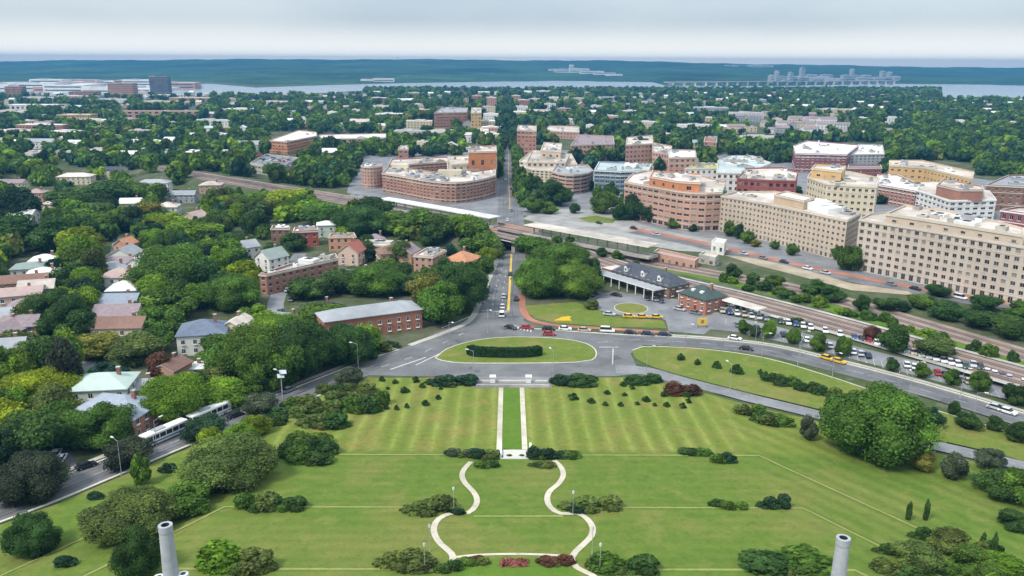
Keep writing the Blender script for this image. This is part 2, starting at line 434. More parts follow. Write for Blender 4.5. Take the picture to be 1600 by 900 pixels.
struct(link('hills', npmesh('hills', np.array(V), Fq, HILLW)))

# roads
JUNC = [(566, 586), (600, 567), (640, 545), (700, 520), (738, 503), (748, 478), (812, 478), (816, 500), (836, 513), (1000, 523), (1004, 545), (985, 552), (1000, 584), (960, 588), (862, 589), (738, 589), (640, 588)]
patch('road_junction', JUNC, .060, ASPH, 3)
KING_PX = [(784, 500), (782, 470), (787, 440), (794, 405), (797, 380), (798, 355), (797, 330), (795, 290), (794, 250), (793, 210), (793, 170), (793, 148)]
_, KING = road('avenue', KING_PX, [16, 15.5, 13.5, 11.5, 11.5, 12, 12, 12, 12, 13, 13, 13], .066, ASPH, step=4)
WEST_PX = [(-160, 862), (-60, 822), (0, 800), (85, 768), (180, 729), (275, 690), (350, 660), (430, 632), (525, 595), (590, 569), (640, 553), (700, 526), (745, 502)]
_, WEST = road('west_road', WEST_PX, [10, 10, 10, 10, 9.5, 9.5, 9, 9, 9, 10, 11, 11, 11], .072, ASPH)
EAST_PX = [(830, 521), (960, 530), (1050, 534), (1110, 538), (1200, 548), (1300, 572), (1400, 598), (1500, 627), (1600, 658), (1760, 708)]
_, EAST = road('east_road', EAST_PX, [8, 8.5, 9, 9, 9, 9, 9, 9, 9, 9], .078, ASPH)
DRIVE_PX = [(962, 577), (1010, 580), (1060, 594), (1150, 617), (1250, 641), (1340, 664), (1440, 691), (1530, 712), (1680, 748)]
_, DRIVE = road('park_drive', DRIVE_PX, [7, 6, 6, 5.5, 5.5, 5.5, 5.5, 5.5, 5.5], .084, ASPH_L)
FRONT_PX = [(990, 362), (1050, 374), (1110, 387), (1200, 408), (1300, 430), (1400, 450), (1500, 468), (1680, 500)]
patch('city_paving', [(812, 336), (812, 236), (1000, 232), (1250, 246), (1700, 300), (1700, 500), (1400, 448), (1130, 388), (1000, 352)], .05, ASPH_L, 8)
patch('plaza_paving', [(816, 342), (850, 326), (960, 330), (1000, 350), (1060, 365), (1120, 374), (1130, 396), (1060, 392), (1000, 382), (900, 365)], .09, asphalt('plaza_stone', (.30, .285, .265)), 5)
patch('block_paving', [(556, 308), (566, 238), (786, 238), (786, 336), (720, 336), (640, 318)], .05, ASPH_L, 8)
patch('school_yard', [(466, 247), (500, 232), (545, 226), (548, 240), (500, 262), (470, 276)], .05, ASPH_L, 8)
patch('school_lawn', [(515, 224), (596, 224), (585, 240), (552, 240)], .06, GRASSB, 8)
patch('plaza_lawn', [(902, 341), (930, 337), (962, 343), (958, 349), (920, 348)], .13, GRASS, 3)
_, FRONT = road('office_road', FRONT_PX, 10, .112, ASPH, step=5)
struct(ribbon_mesh([(x, y + 9) for x, y in FRONT], 5, .125, BRICKP, step=5).build('office_pavement'))
patch('sand_strip', [(1128, 398), (1180, 404), (1250, 420), (1330, 443), (1420, 456), (1428, 462), (1330, 454), (1250, 432), (1180, 414)], .138, asphalt('dry_earth', (.36, .29, .20), .2), 4)
_, SIDE1 = road('side_street', [(560, 312), (552, 296), (566, 272), (600, 246), (612, 236)], 8, .075, ASPH_L, step=6)
_, SIDE2 = road('side_street', [(100, 738), (84, 706), (58, 668), (46, 628), (70, 585), (100, 545), (112, 500), (118, 440), (122, 400)], 6, .055, ASPH_D)
_, SIDE3 = road('side_street', [(560, 560), (500, 540), (440, 512), (430, 480), (440, 450), (452, 420), (470, 396)], 6, .055, ASPH_L)
_, SIDE4 = road('side_street', [(186, 372), (176, 420), (168, 470), (150, 540), (110, 610)], 5, .052, ASPH_L)
FORE = [(922, 462), (960, 455), (1060, 468), (1130, 491), (1160, 498), (1240, 517), (1330, 540), (1420, 562), (1520, 588), (1680, 628), (1680, 652), (1500, 606), (1400, 578), (1250, 541), (1150, 519), (1110, 515), (1100, 523), (1045, 518), (1040, 500), (975, 494), (935, 485)]
patch('station_forecourt', FORE, .090, ASPH_L, 3)
patch('station_lawn', [(818, 478), (900, 472), (930, 484), (970, 496), (1036, 501), (1042, 513), (950, 510), (870, 505), (836, 497), (822, 486)], .05, GRASS, 2.5)
_c = gh(986, 482)
patch('roundabout_lawn', [(_c[0] + 6.0 * math.cos(t), _c[1] + 6.6 * math.sin(t)) for t in np.linspace(0, 2 * math.pi, 28)[:-1]], .19, GRASS, 2, world=True)
kb = MB(); kerb_line(kb, [(_c[0] + 6.1 * math.cos(t), _c[1] + 6.7 * math.sin(t)) for t in np.linspace(0, 2 * math.pi, 29)], 0, step=1.5)
BRP = [gh(*p) for p in [(815, 462), (818, 486), (832, 501), (870, 509), (950, 514), (1045, 520)]]
struct(ribbon_mesh(BRP, 2.6, .13, BRICKP).build('brick_path'))
ISL = [(680, 560), (700, 545), (740, 533), (790, 527.5), (850, 528), (900, 533), (925, 542), (932, 553), (925, 563), (900, 566.5), (800, 568), (710, 567)]
patch('island_lawn', ISL, .17, GRASS, 3, closed_smooth=True)
TRI = [(988, 548), (1005, 542), (1100, 546), (1200, 561), (1300, 590), (1345, 605), (1450, 638), (1560, 671), (1700, 715), (1700, 744), (1530, 703), (1440, 682), (1340, 655), (1250, 633), (1150, 609), (1060, 586), (1010, 570), (991, 558)]
patch('verge_lawn', TRI, .15, GRASS, 3, closed_smooth=True)
_w = [gh(*p) for p in ISL]; kerb_line(kb, _w + [_w[0]], 0)
_w = [gh(*p) for p in TRI[:9]]; kerb_line(kb, _w, 0)
for W_, s_ in ((WEST[:-2], 5.3), (WEST[:-4], -5.3), (EAST, 5.0)): kerb_line(kb, W_, s_, wd=.6)
struct(kb.build('kerb'))
struct(ribbon_mesh(WEST[:-2], 1.6, .16, CONC, shift=7.0).build('west_pavement'))
struct(ribbon_mesh(EAST[2:], 1.6, .16, CONC, shift=6.6).build('east_pavement'))
struct(ribbon_mesh([gh(*p) for p in [(640, 540), (700, 518), (735, 500), (750, 470), (762, 440), (775, 412)]], 2.2, .16, CONC).build('corner_pavement'))
LAWN_PX = [(-160, 880), (-60, 842), (0, 820), (90, 787), (180, 748), (275, 709), (350, 678), (430, 648), (525, 607), (575, 590.5), (738, 590.5), (738, 606), (862, 606), (862, 590.5), (960, 590), (1005, 590), (1060, 605), (1150, 628), (1250, 652), (1340, 675), (1440, 703), (1530, 724), (1690, 763)]
patch('memorial_lawn', [gh(*p) for p in LAWN_PX] + [(170, 60), (-170, 60)], .045, LAWN, 2.0, world=True)
patch('verge_grass', [(1690, 575), (1600, 552), (1450, 508), (1300, 470), (1160, 437), (1010, 405), (900, 386), (830, 373), (826, 382), (960, 402), (1150, 448), (1300, 488), (1450, 530), (1690, 602)], .05, GRASSB, 4)

# markings
mk = MB(); PAINT = mat('road_paint', (.46, .46, .44), .7, .3, 1.5, .2)
def line(pts, wd, m=None, off=.14, dash=None, world=False):
    m = m or PAINT
    W = pts if world else [gh(*p) for p in pts]
    P = smooth(W, 1.5)
    if not dash: ribbon_mesh(P, wd, off, m, mk, resample=False, cols=1); return
    k = 0; n = int(dash / 1.5); 
    while k < len(P) - 2:
        ribbon_mesh(P[k:k + n + 1], wd, off, m, mk, resample=False, cols=1); k += 3 * n
line([(794, 486), (796, 455), (798, 420), (799, 398)], .9, YELLOW)
line([(770, 478), (775, 450), (784, 420)], .22, dash=4); line([(784, 482), (787, 450), (791, 420)], .22, dash=4)
line([(752, 486), (796, 488)], .7)
line([(936, 543), (966, 543)], .6); line([(958, 545), (957, 570)], .35); line([(934, 536), (960, 534), (1000, 531)], .25, dash=3)
line([(596, 574), (650, 556), (700, 533), (735, 515)], .3, dash=4); line([(610, 578), (665, 559)], .6); line([(690, 513), (742, 492)], .6); line([(650, 571), (690, 552)], .5)
for q, a in ((WEST[:-3], .3), (EAST[1:], .3)): line(q, a * .6, None, dash=4, world=True)
line([(x, y) for x, y in DRIVE], .12, None, world=True, dash=3)
for k in range(7):
    a = gh(800 + k * 5, 508 + k * 1.2); line([a, (a[0] - .3, a[1] - 3.2)], .55, world=True)
line([(797, 330), (795, 280), (794, 230)], .3, YELLOW); line([(1110, 387), (1300, 430), (1500, 468)], .25, dash=5)
for k in range(34):      # bays in the station car park
    u = k / 33; x, y = 1135 + u * 420, 496 + u * 112
    a = gh(x, y + 3); b_ = (a[0] - 1.5, a[1] - 5.0); line([a, b_], .12, world=True)
struct(mk.build('road_markings'))

WORN = asphalt('asphalt_worn', (.115, .115, .122)); WORN2 = asphalt('asphalt_repair', (.105, .105, .11)); wr = MB(); rq = random.Random(4)
for W_, lanes in ((WEST[:-2], (-2.6, -1.1, 1.1, 2.6)), (EAST[1:], (-2.6, -1.1, 1.1, 2.6)), (KING[:9], (-4.2, -2.6, 2.2, 3.8))):
    for s_ in lanes: ribbon_mesh(W_, .5, .115, WORN, wr, step=4, cols=1, shift=s_)
struct(wr.build('road_wear')); wr = MB()
for k in range(46):
    px, py = rq.choice([(rq.uniform(620, 1000), rq.uniform(500, 590)), (rq.uniform(760, 800), rq.uniform(400, 500)), (rq.uniform(1000, 1500), None)])
    if py is None: py = float(np.interp(px, [1000, 1110, 1200, 1300, 1400, 1500], [532, 538, 548, 572, 598, 627])) + rq.uniform(-5, 5)
    elif not inside((px, py), JUNC) and py > 500: continue
    x, y = gh(px, py); a = rq.uniform(.6, 3.2); b_ = rq.uniform(.4, 1.2); ca = rq.uniform(0, 3.1); pts = [(x + math.cos(ca) * u * a - math.sin(ca) * v * b_, y + math.sin(ca) * u * a + math.cos(ca) * v * b_) for u, v in ((-1, -1), (1, -1), (1, 1), (-1, 1))]
    wr.face([(*q, float(H(*q)) + .119 + k * 4e-4) for q in pts], WORN2)
struct(wr.build('road_patches'))

# paths over the lawn
PW = [[(783, 606), (781.5, 650), (780, 703)], [(815.5, 606), (817.5, 650), (820, 703)],
      [(736, 722), (725, 734), (722, 745), (728, 757), (738, 767), (745, 779), (743, 791), (731, 802), (704, 803), (686, 811), (678, 824), (680, 838), (690, 852), (705, 865), (707, 876), (695, 890)],
      [(866, 720), (877, 731), (880, 744), (872, 757), (860, 767), (855, 779), (860, 793), (876, 803), (902, 803), (918, 812), (926, 825), (924, 838), (913, 850), (900, 862), (893, 872), (902, 888), (925, 899), (940, 915)],
      [(707, 872), (745, 868), (800, 866.5), (850, 867.5), (893, 870)]]
for k, p in enumerate(PW):
    struct(ribbon_mesh([gh(*q) for q in p], 1.15 if k in (2, 3) else (1.25 if k < 2 else .7), .11 + .004 * k, PAVE, step=1.2).build('garden_path'))
patch('flower_lawn', [(715, 885), (760, 874), (830, 872), (885, 878), (905, 900), (920, 960), (690, 960)], .075, GRASSB, 2)
patch('walk_lawn', [(787, 607), (812, 607), (816, 702), (784, 702)], .075, GRASSB, 2)
patch('side_path', [(790, 806), (880, 805.5), (880, 808), (740, 808), (740, 806)], .09, GRASSP, 2)
for u0 in (169.9, 142.0, 118.0):
    for s_ in (-1, 1):
        xs = np.linspace(15, 55, 12).tolist() + np.linspace(58, 92, 9).tolist()
        ww = [(KX + s_ * x, u0 - 1.4 * max(0, x - 55)) for x in xs]
        struct(ribbon_mesh(ww, [.6, .85, .85, .6], .09, GRASSP, step=2, cols=2).build('terrace_edge'))
patch('entrance_paving', [(738, 589), (862, 589), (862, 606.5), (738, 606.5)], .088, ASPH_L, 2)

# railway beds, tracks
def railz(x, y):
    return np.interp(x, [-320, -90, 18, 62, 300], [2.4, RZ, RZ, 1.2, 1.0])
struct(ribbon_mesh(METRO, 13, .12, BALL, step=5, zfun=railz).build('trackbed')); struct(ribbon_mesh(MAIN, 16.5, .12, BALL, step=5, zfun=railz, shift=2.4).build('trackbed'))
for nm, W, shifts in (('metro', METRO, (-2.6, 2.6)), ('railway', MAIN, (-2.6, 2.2, 7.0))):
    for q, sft in enumerate(shifts):
        s_ = MB(); ribbon_mesh(W, 2.5, .20, RAILB, s_, step=5, cols=1, shift=sft, zfun=railz)
        r_ = MB(); ribbon_mesh(W, .16, .36, GREYM, r_, step=5, cols=1, shift=sft - .72, zfun=railz); ribbon_mesh(W, .16, .36, GREYM, r_, step=5, cols=1, shift=sft + .72, zfun=railz)
        rt = empty('railway_track', '%s track of the %s line beside the %s' % (('first brown', 'second brown', 'outermost brown')[q], ('upper', 'lower')[nm == 'railway'], ('flat metro platform roofs', 'dark-roofed brick station')[nm == 'railway']), 'railway track')
        s_.build('sleepers', rt); r_.build('rails', rt)
struct(ribbon_mesh(MAIN[5:], 2.6, .5, CONC, step=5, shift=-7.2, zfun=railz).build('station_platform'))
struct(ribbon_mesh(MAIN[5:], 2.0, .3, CONC, step=5, shift=11.8, zfun=railz).build('station_platform'))
# ------------------------------------------------------------------ plants
WINR = random.Random(99)
def lump_sphere(c, r, nu=9, nv=6):
    V = []; Fc = []
    for j in range(nv + 1):
        t = math.pi * j / nv
        for i in range(nu):
            p = 2 * math.pi * i / nu; q = r * (1 + .16 * math.sin(3 * p + 7 * c[0] * 9) * math.sin(2 * t + c[1] * 9))
            V.append((c[0] + q * math.sin(t) * math.cos(p), c[1] + q * math.sin(t) * math.sin(p), c[2] + q * math.cos(t)))
    for j in range(nv):
        for i in range(nu):
            Fc.append((j * nu + i, (j + 1) * nu + i, (j + 1) * nu + (i + 1) % nu, j * nu + (i + 1) % nu))
    return np.array(V), np.array(Fc)
def crown_geo(seed, nl, nq, leaf, shape='round', lr=(.26, .44)):
    r = np.random.default_rng(seed); cs = []; rs = []
    while len(cs) < nl:
        p = r.uniform(-1, 1, 3)
        d = np.linalg.norm(p)
        if d > 1 or d < .35: continue
        z = (p[2] + 1) / 2
        if shape == 'cone': k = 1.05 - .85 * z
        elif shape == 'oval': k = .62 + .25 * math.sin(math.pi * min(1, z * 1.2))
        elif shape == 'broad': k = 1.0 if z > .25 else .75
        elif shape == 'dome': k = 1.0; p[2] = abs(p[2]) * 1.6 - .8
        else: k = 1.0
        q = np.array([p[0] * k, p[1] * k, p[2]])
        cs.append(q * .72); rs.append(r.uniform(*lr) * (k if shape == 'cone' else 1))
    cs = np.array(cs); rs = np.array(rs); tl = np.clip(r.normal(.42, .20, nl), .05, .95)
    Vs, Fs, Ts = [], [], []; n0 = 0
    for c, q, t in zip(cs, rs, tl):
        v, f = lump_sphere(c, q * .76); Vs.append(v); Fs.append(f + n0); n0 += len(v); Ts.append(np.full(len(v), t))
        d = r.normal(size=(nq, 3)); d[:, 2] += .25; d /= np.linalg.norm(d, axis=1)[:, None]
        p = c + d * (q * r.uniform(.78, 1.2, nq))[:, None]
        far = np.linalg.norm(p[:, None] - cs[None], axis=2) / rs[None]
        keep = (far > .86).sum(1) >= nl - 1; p, d = p[keep], d[keep]
        nn = d + r.normal(size=p.shape) * .55; nn /= np.linalg.norm(nn, axis=1)[:, None]
        a = np.cross(nn, r.normal(size=p.shape)); a /= np.linalg.norm(a, axis=1)[:, None]; b = np.cross(nn, a)
        s = (leaf * r.uniform(.6, 1.45, len(p)))[:, None]
        v = np.stack([p - a * s - b * s * .7, p + a * s - b * s * .7, p + a * s * .6 + b * s, p - a * s * .6 + b * s], 1).reshape(-1, 3)
        f = np.arange(len(v)).reshape(-1, 4) + n0; n0 += len(v)
        Vs.append(v); Fs.append(f); Ts.append(np.repeat(np.clip(t + r.normal(0, .13, len(p)), 0, 1), 4))
    V = np.concatenate(Vs); Fq = np.concatenate(Fs); T = np.concatenate(Ts)
    lo, hi = np.percentile(V, 1, axis=0), np.percentile(V, 99, axis=0)
    V[:, 0] = (V[:, 0] - (lo[0] + hi[0]) / 2) / (hi[0] - lo[0]) * 2; V[:, 1] = (V[:, 1] - (lo[1] + hi[1]) / 2) / (hi[1] - lo[1]) * 2; V[:, 2] = (V[:, 2] - lo[2]) / (hi[2] - lo[2])
    return V, Fq, T
CROWN = {}
def crown_mesh(kind, k):
    key = (kind, k)
    if key not in CROWN:
        seed = 100 + k * 17 + sum(map(ord, kind))
        p = dict(round=(25, 430, .039), broad=(29, 430, .036), oval=(23, 400, .041), cone=(18, 200, .06), dome=(16, 190, .075), hero=(74, 850, .0165), heroround=(54, 760, .019), slim=(12, 120, .10))[kind]
        sh = {'hero': 'broad', 'heroround': 'round', 'slim': 'oval'}.get(kind, kind)
        V, Fq, T = crown_geo(seed, *p, shape=sh, lr=(.2, .33) if kind.startswith('hero') else (.26, .44))
        CROWN[key] = npmesh('crown_' + kind, V, Fq, FOL, T)
    return CROWN[key]
def trunk_mesh():
    b = MB(); b.tube((0, 0, -.05), (0, 0, .55), .055, .038, BARK, 7, False); b.tube((0, 0, .55), (.03, .02, 1), .038, .012, BARK, 6)
    for k in range(5):
        t = k * 1.257; z = .42 + .07 * k; b.tube((0, 0, z), (.42 * math.cos(t), .42 * math.sin(t), z + .28), .022, .008, BARK, 5)
    return b.mesh('trunk')
TRUNK = trunk_mesh()
TONES = {'dark': (.044, .088, .020), 'deep': (.026, .058, .026), 'mid': (.076, .138, .020), 'bright': (.112, .190, .016), 'lime': (.175, .230, .014), 'yellow': (.165, .160, .030),
         'olive': (.098, .132, .032), 'blue': (.030, .074, .046), 'russet': (.100, .045, .026), 'purple': (.036, .046, .026), 'grey': (.070, .094, .052)}
TW = {'dark': 'dark green', 'deep': 'blackish green', 'mid': 'mid green', 'bright': 'bright green', 'lime': 'lime green', 'yellow': 'yellow-green', 'olive': 'olive green', 'blue': 'bluish green',
      'russet': 'rust-brown', 'purple': 'dark purplish', 'grey': 'grey-green'}
SW = {'round': 'rounded', 'broad': 'broad', 'oval': 'tall oval', 'cone': 'pointed', 'hero': 'huge spreading', 'heroround': 'large rounded', 'slim': 'slim upright', 'dome': 'domed'}
AUTO = []
def jit(c, a=.18):
    k = 1 + random.uniform(-a, a); return (c[0] * k * (1 + random.uniform(-.1, .1)), c[1] * k, c[2] * k, 1)
def tree(x, y, wd, ht, tone='mid', kind=None, label=None, clear=.14, group=None):
    kind = kind or random.choice(['round', 'round', 'broad', 'oval'])
    rz = random.uniform(0, 6.28); z = float(H(x, y))
    e = link('tree', None, None, (x, y, z - .15), rz)
    t = link('trunk', TRUNK, e, sc=(wd * .42, wd * .42, ht * .8))
    c = link('crown', crown_mesh(kind, random.randrange(1 if kind.startswith('hero') else 4)), e, (0, 0, ht * clear), 0, (wd / 2, wd / 2, ht * (1 - clear)))
    c.color = jit(TONES[tone], .12)
    e['category'] = 'tree'; e['group'] = group or 'trees around the town'
    if label: e['label'] = label; THINGS.append(e)
    else: AUTO.append((e, '%s%s %s tree' % ('small ' if ht < 6 else ('tall ' if ht > 16 and kind != 'oval' else ''), TW[tone], SW[kind]), x, y))
    return e
def shrub(x, y, wx, wy, ht, tone='dark', rz=0., label=None, group='shrubs on the lawns', kind='dome', name='shrub', cat='shrub'):
    o = link(name, crown_mesh(kind, random.randrange(4)), None, (x, y, float(H(x, y)) - .12 * ht), rz, (wx / 2, wy / 2, ht * 1.1))
    o.color = jit(TONES[tone], .12); o['category'] = cat; o['group'] = group
    if label: o['label'] = label; THINGS.append(o)
    else: AUTO.append((o, '%s%s %s' % ('small ' if ht < 1.6 else ('wide ' if wx > 9 else ''), TW[tone], {'dome': 'shrub', 'cone': 'pointed sapling', 'round': 'rounded sapling', 'slim': 'columnar evergreen'}[kind]), x, y))
    return o
def at_tree(cx, by, w_, h_):
    """ground point, width and height in metres of a crown seen in the photograph with its foot at row by"""
    x, y = gh(cx, by - .16 * w_); m = mpp(x, y); th = math.atan2(HC, y)
    wd = w_ * m; ht = max(.48 * wd, min(2.6 * wd, (h_ - .78 * w_ * math.sin(th)) * m / math.cos(th)))
    return x, y, wd, ht

# ------------------------------------------------------------------ buildings
def area(P): return sum(P[i - 1][0] * P[i][1] - P[i][0] * P[i - 1][1] for i in range(len(P))) / 2
def ccw(P): return list(P) if area(P) > 0 else list(P)[::-1]
def offset(P, d):
    n = len(P); o = []
    for i in range(n):
        a, b, c = np.array(P[i - 1][:2]), np.array(P[i][:2]), np.array(P[(i + 1) % n][:2])
        e1 = (b - a) / (np.linalg.norm(b - a) + 1e-9); e2 = (c - b) / (np.linalg.norm(c - b) + 1e-9)
        n1 = np.array((e1[1], -e1[0])); n2 = np.array((e2[1], -e2[0])); m = n1 + n2; m /= max(.5, np.dot(m, m) / 2)
        o.append(tuple(b + m * d))
    return o
PANES = {}
def pane_mesh(w_, h_, gl=None, fr=None, mull=1):
    key = (round(w_, 2), round(h_, 2), (gl or GLASS).name, (fr or TRIM).name, mull)
    if key not in PANES:
        b = MB(); gl = gl or GLASS; fr = fr or TRIM
        b.face([(-w_ / 2, 0, 0), (w_ / 2, 0, 0), (w_ / 2, 0, h_), (-w_ / 2, 0, h_)], gl)
        t = .09
        for x0, x1, z0, z1 in [(-w_ / 2, w_ / 2, 0, t), (-w_ / 2, w_ / 2, h_ - t, h_), (-w_ / 2, -w_ / 2 + t, t, h_ - t), (w_ / 2 - t, w_ / 2, t, h_ - t)] + [(-w_ / 2 + w_ * (k + 1) / (mull + 1) - .04, -w_ / 2 + w_ * (k + 1) / (mull + 1) + .04, t, h_ - t) for k in range(mull)]:
            b.face([(x0, -.05, z0), (x1, -.05, z0), (x1, -.05, z1), (x0, -.05, z1)], fr)
        b.box(-w_ / 2 - .08, w_ / 2 + .08, -.42, -.02, -.14, -.02, fr)
        PANES[key] = b.mesh('window')
    return PANES[key]
def facade(wall, A, B, z0, z1, floors, bay, fw, fh, wm, wins, depth=.3, sill=.28, gfl=None, base=0):
    """one storeyed wall with real openings; appends (x,y,z,angle,w,h) of every window to wins"""
    A, B = np.array(A[:2]), np.array(B[:2]); Ln = np.linalg.norm(B - A); ex = (B - A) / Ln; nrm = np.array((ex[1], -ex[0]))
    n = max(1, int(round(Ln / bay))); pw = Ln / n; ww = pw * fw; fl = (z1 - z0) / floors; ang = math.atan2(ex[1], ex[0])
    def P(s, z, d=0.): q = A + ex * s - nrm * d; return (q[0], q[1], z)
    for i in range(floors):
        zb = z0 + fl * i; f_h = fh; s_ = sill
        if i == 0 and gfl: f_h, s_ = gfl
        zs = zb + fl * s_; zh = zs + fl * f_h; zt = zb + fl
        if i < base:
            wall.face([P(0, zb), P(Ln, zb), P(Ln, zt), P(0, zt)], wm); continue
        wall.face([P(0, zb), P(Ln, zb), P(Ln, zs), P(0, zs)], wm); wall.face([P(0, zh), P(Ln, zh), P(Ln, zt), P(0, zt)], wm)
        last = 0.
        for k in range(n):
            a = pw * (k + .5) - ww / 2; b = a + ww
            wall.face([P(last, zs), P(a, zs), P(a, zh), P(last, zh)], wm); last = b
            wall.face([P(a, zs), P(b, zs), P(b, zs, depth), P(a, zs, depth)], wm); wall.face([P(a, zh, depth), P(b, zh, depth), P(b, zh), P(a, zh)], wm)
            wall.face([P(a, zs), P(a, zs, depth), P(a, zh, depth), P(a, zh)], wm); wall.face([P(b, zs, depth), P(b, zs), P(b, zh), P(b, zh, depth)], wm)
            c = A + ex * (a + b) / 2 - nrm * (depth - .02); wins.append((c[0], c[1], zs, ang, ww, zh - zs))
        wall.face([P(last, zs), P(Ln, zs), P(Ln, zh), P(last, zh)], wm)
def faces_cam(A, B):
    ex, ey = B[0] - A[0], B[1] - A[1]; mx, my = (A[0] + B[0]) / 2, (A[1] + B[1]) / 2
    return (ey * -mx + -ex * -my) > .04 * math.hypot(ex, ey) * math.hypot(mx, my)
BUDGET = {}
def mass(root, P, z0, h, wm, rm, floors=4, bay=4., fw=.5, fh=.5, trim=TRIM, glass=None, units=0, win=True, gfl=None, par=.9, band=True, mull=1, um=None, sill=.28, base=0, roof_pitch=None):
    """a block of a building on the outline P (world metres): wall with openings, windows, roof, cornice, roof units"""
    ox, oy, oz = root.location; h -= par
    if z0 > .5: z0 -= 1.0
    P = [(p[0] - ox, p[1] - oy) for p in ccw(P)]; cam0 = (ox, oy)
    wall = MB(); wins = []; n = len(P)
    for i in range(n):
        A, B = P[i], P[(i + 1) % n]; Ln = math.hypot(B[0] - A[0], B[1] - A[1])
        wa, wb = (A[0] + ox, A[1] + oy), (B[0] + ox, B[1] + oy)
        if win and Ln > 2.2 and faces_cam(wa, wb): facade(wall, A, B, z0, h, floors, bay, fw, fh, wm, wins, gfl=gfl, sill=sill, base=base)
        else: wall.face([(A[0], A[1], z0), (B[0], B[1], z0), (B[0], B[1], h), (A[0], A[1], h)], wm)
        if z0 < .5: wall.face([(A[0], A[1], -2), (B[0], B[1], -2), (B[0], B[1], z0), (A[0], A[1], z0)], wm)
    Q = offset(P, -.4)
    for i in range(n):
        a, b, c, d = P[i], P[(i + 1) % n], Q[(i + 1) % n], Q[i]
        wall.face([(*a, h), (*b, h), (*b, h + par), (*a, h + par)], wm); wall.face([(*a, h + par), (*b, h + par), (*c, h + par), (*d, h + par)], trim); wall.face([(*c, h), (*d, h), (*d, h + par), (*c, h + par)], wm)
    wall.build('wall', root)
    rf = MB(); rf.face([(*p, h + .02) for p in offset(P, -.2)], rm); rf.build('roof', root)
    if band:
        b = MB(); O = offset(P, .32); I = offset(P, -.02)
        for i in range(n):
            j = (i + 1) % n
            for zz in ((h - .2, h + .45),):
                b.face([(*O[i], zz[0]), (*O[j], zz[0]), (*O[j], zz[1]), (*O[i], zz[1])], trim); b.face([(*O[i], zz[1]), (*O[j], zz[1]), (*I[j], zz[1]), (*I[i], zz[1])], trim); b.face([(*I[i], zz[0]), (*I[j], zz[0]), (*O[j], zz[0]), (*O[i], zz[0])], trim)
        b.build('cornice', root)
        if floors > 3 and h - z0 > 10:
            b = MB(); fl = (h - z0) / floors; O = offset(P, .14)
            for zz in (z0 + fl, z0 + fl * (floors - 1)):
                for i in range(n):
                    j = (i + 1) % n
                    b.face([(*O[i], zz - .15), (*O[j], zz - .15), (*O[j], zz + .2), (*O[i], zz + .2)], trim); b.face([(*O[i], zz + .2), (*O[j], zz + .2), (*I[j], zz + .2), (*I[i], zz + .2)], trim)
            b.build('string_course', root)
    key = root.name; used = BUDGET.get(key, 0)
    wins.sort(key=lambda q: (q[0] + ox) ** 2 + (q[1] + oy) ** 2)
    one = wins[:max(0, 100 - used)]; rest = wins[len(one):]; BUDGET[key] = used + len(one)
    for x, y, z, a, w_, h_ in one: link('window', pane_mesh(w_, h_, glass or WINR.choices((GLASS, GLASSM, BLIND), (6, 3, 1.3))[0], trim, mull), root, (x, y, z), a)
    if rest:
        b = MB()
        for x, y, z, a, w_, h_ in rest:
            pm = pane_mesh(w_, h_, glass or WINR.choices((GLASS, GLASSM, BLIND), (6, 3, 1.3))[0], trim, mull); M = Matrix.Translation((x, y, z)) @ Matrix.Rotation(a, 4, 'Z')
            for f in pm.polygons: b.face([M @ pm.vertices[v].co for v in f.vertices], pm.materials[f.material_index])
        struct(b.build('window', root), 'stuff')
    if units:
        xs = [p[0] for p in P]; ys = [p[1] for p in P]; Qi = offset(P, -3); k = 0; rr = random.Random(len(key) * 31 + int(abs(ox)) + int(h * 10)); tries = 0
        e = (P[1][0] - P[0][0], P[1][1] - P[0][1]); el = math.hypot(*e); e = (e[0] / el, e[1] / el)
        units = int(units * 2.2); rr_s = (.5, .8, 1.2, 1.6, 2.6)
        while k < units and tries < 400:
            tries += 1; q = (rr.uniform(min(xs), max(xs)), rr.uniform(min(ys), max(ys)))
            if not inside(q, Qi): continue
            s_ = rr.choice(rr_s); b = MB(); hz = rr.uniform(.8, 2.2)
            b.obox((0, 0), e, s_ * rr.uniform(.8, 2), s_, 0, hz, um or rr.choice((GREYM, TRIMW, CONC)))
            b.obox((0, 0), e, s_ * .5, s_ * .5, hz, hz + .3, DARK); b.build('roof_unit', root, (*q, h + .03)); k += 1
def pixpoly(px, z): return [g(x, y, z) for x, y in px]
def hb(px, yt, yb):
    """height of a wall whose top and foot are seen at rows yt and yb of column px"""
    x, y = gh(px, yb); d = ray(px, yt); t = y / d[1]; return HC + d[2] * t
def block(name, label, px, h, wm, rm, cat='office block', group=None, **k):
    P = pixpoly(px, h); c = np.mean(np.array(P), axis=0)
    r = empty(name, label, cat, (c[0], c[1], 0), group=group); mass(r, P, 0, h, wm, rm, **k); return r
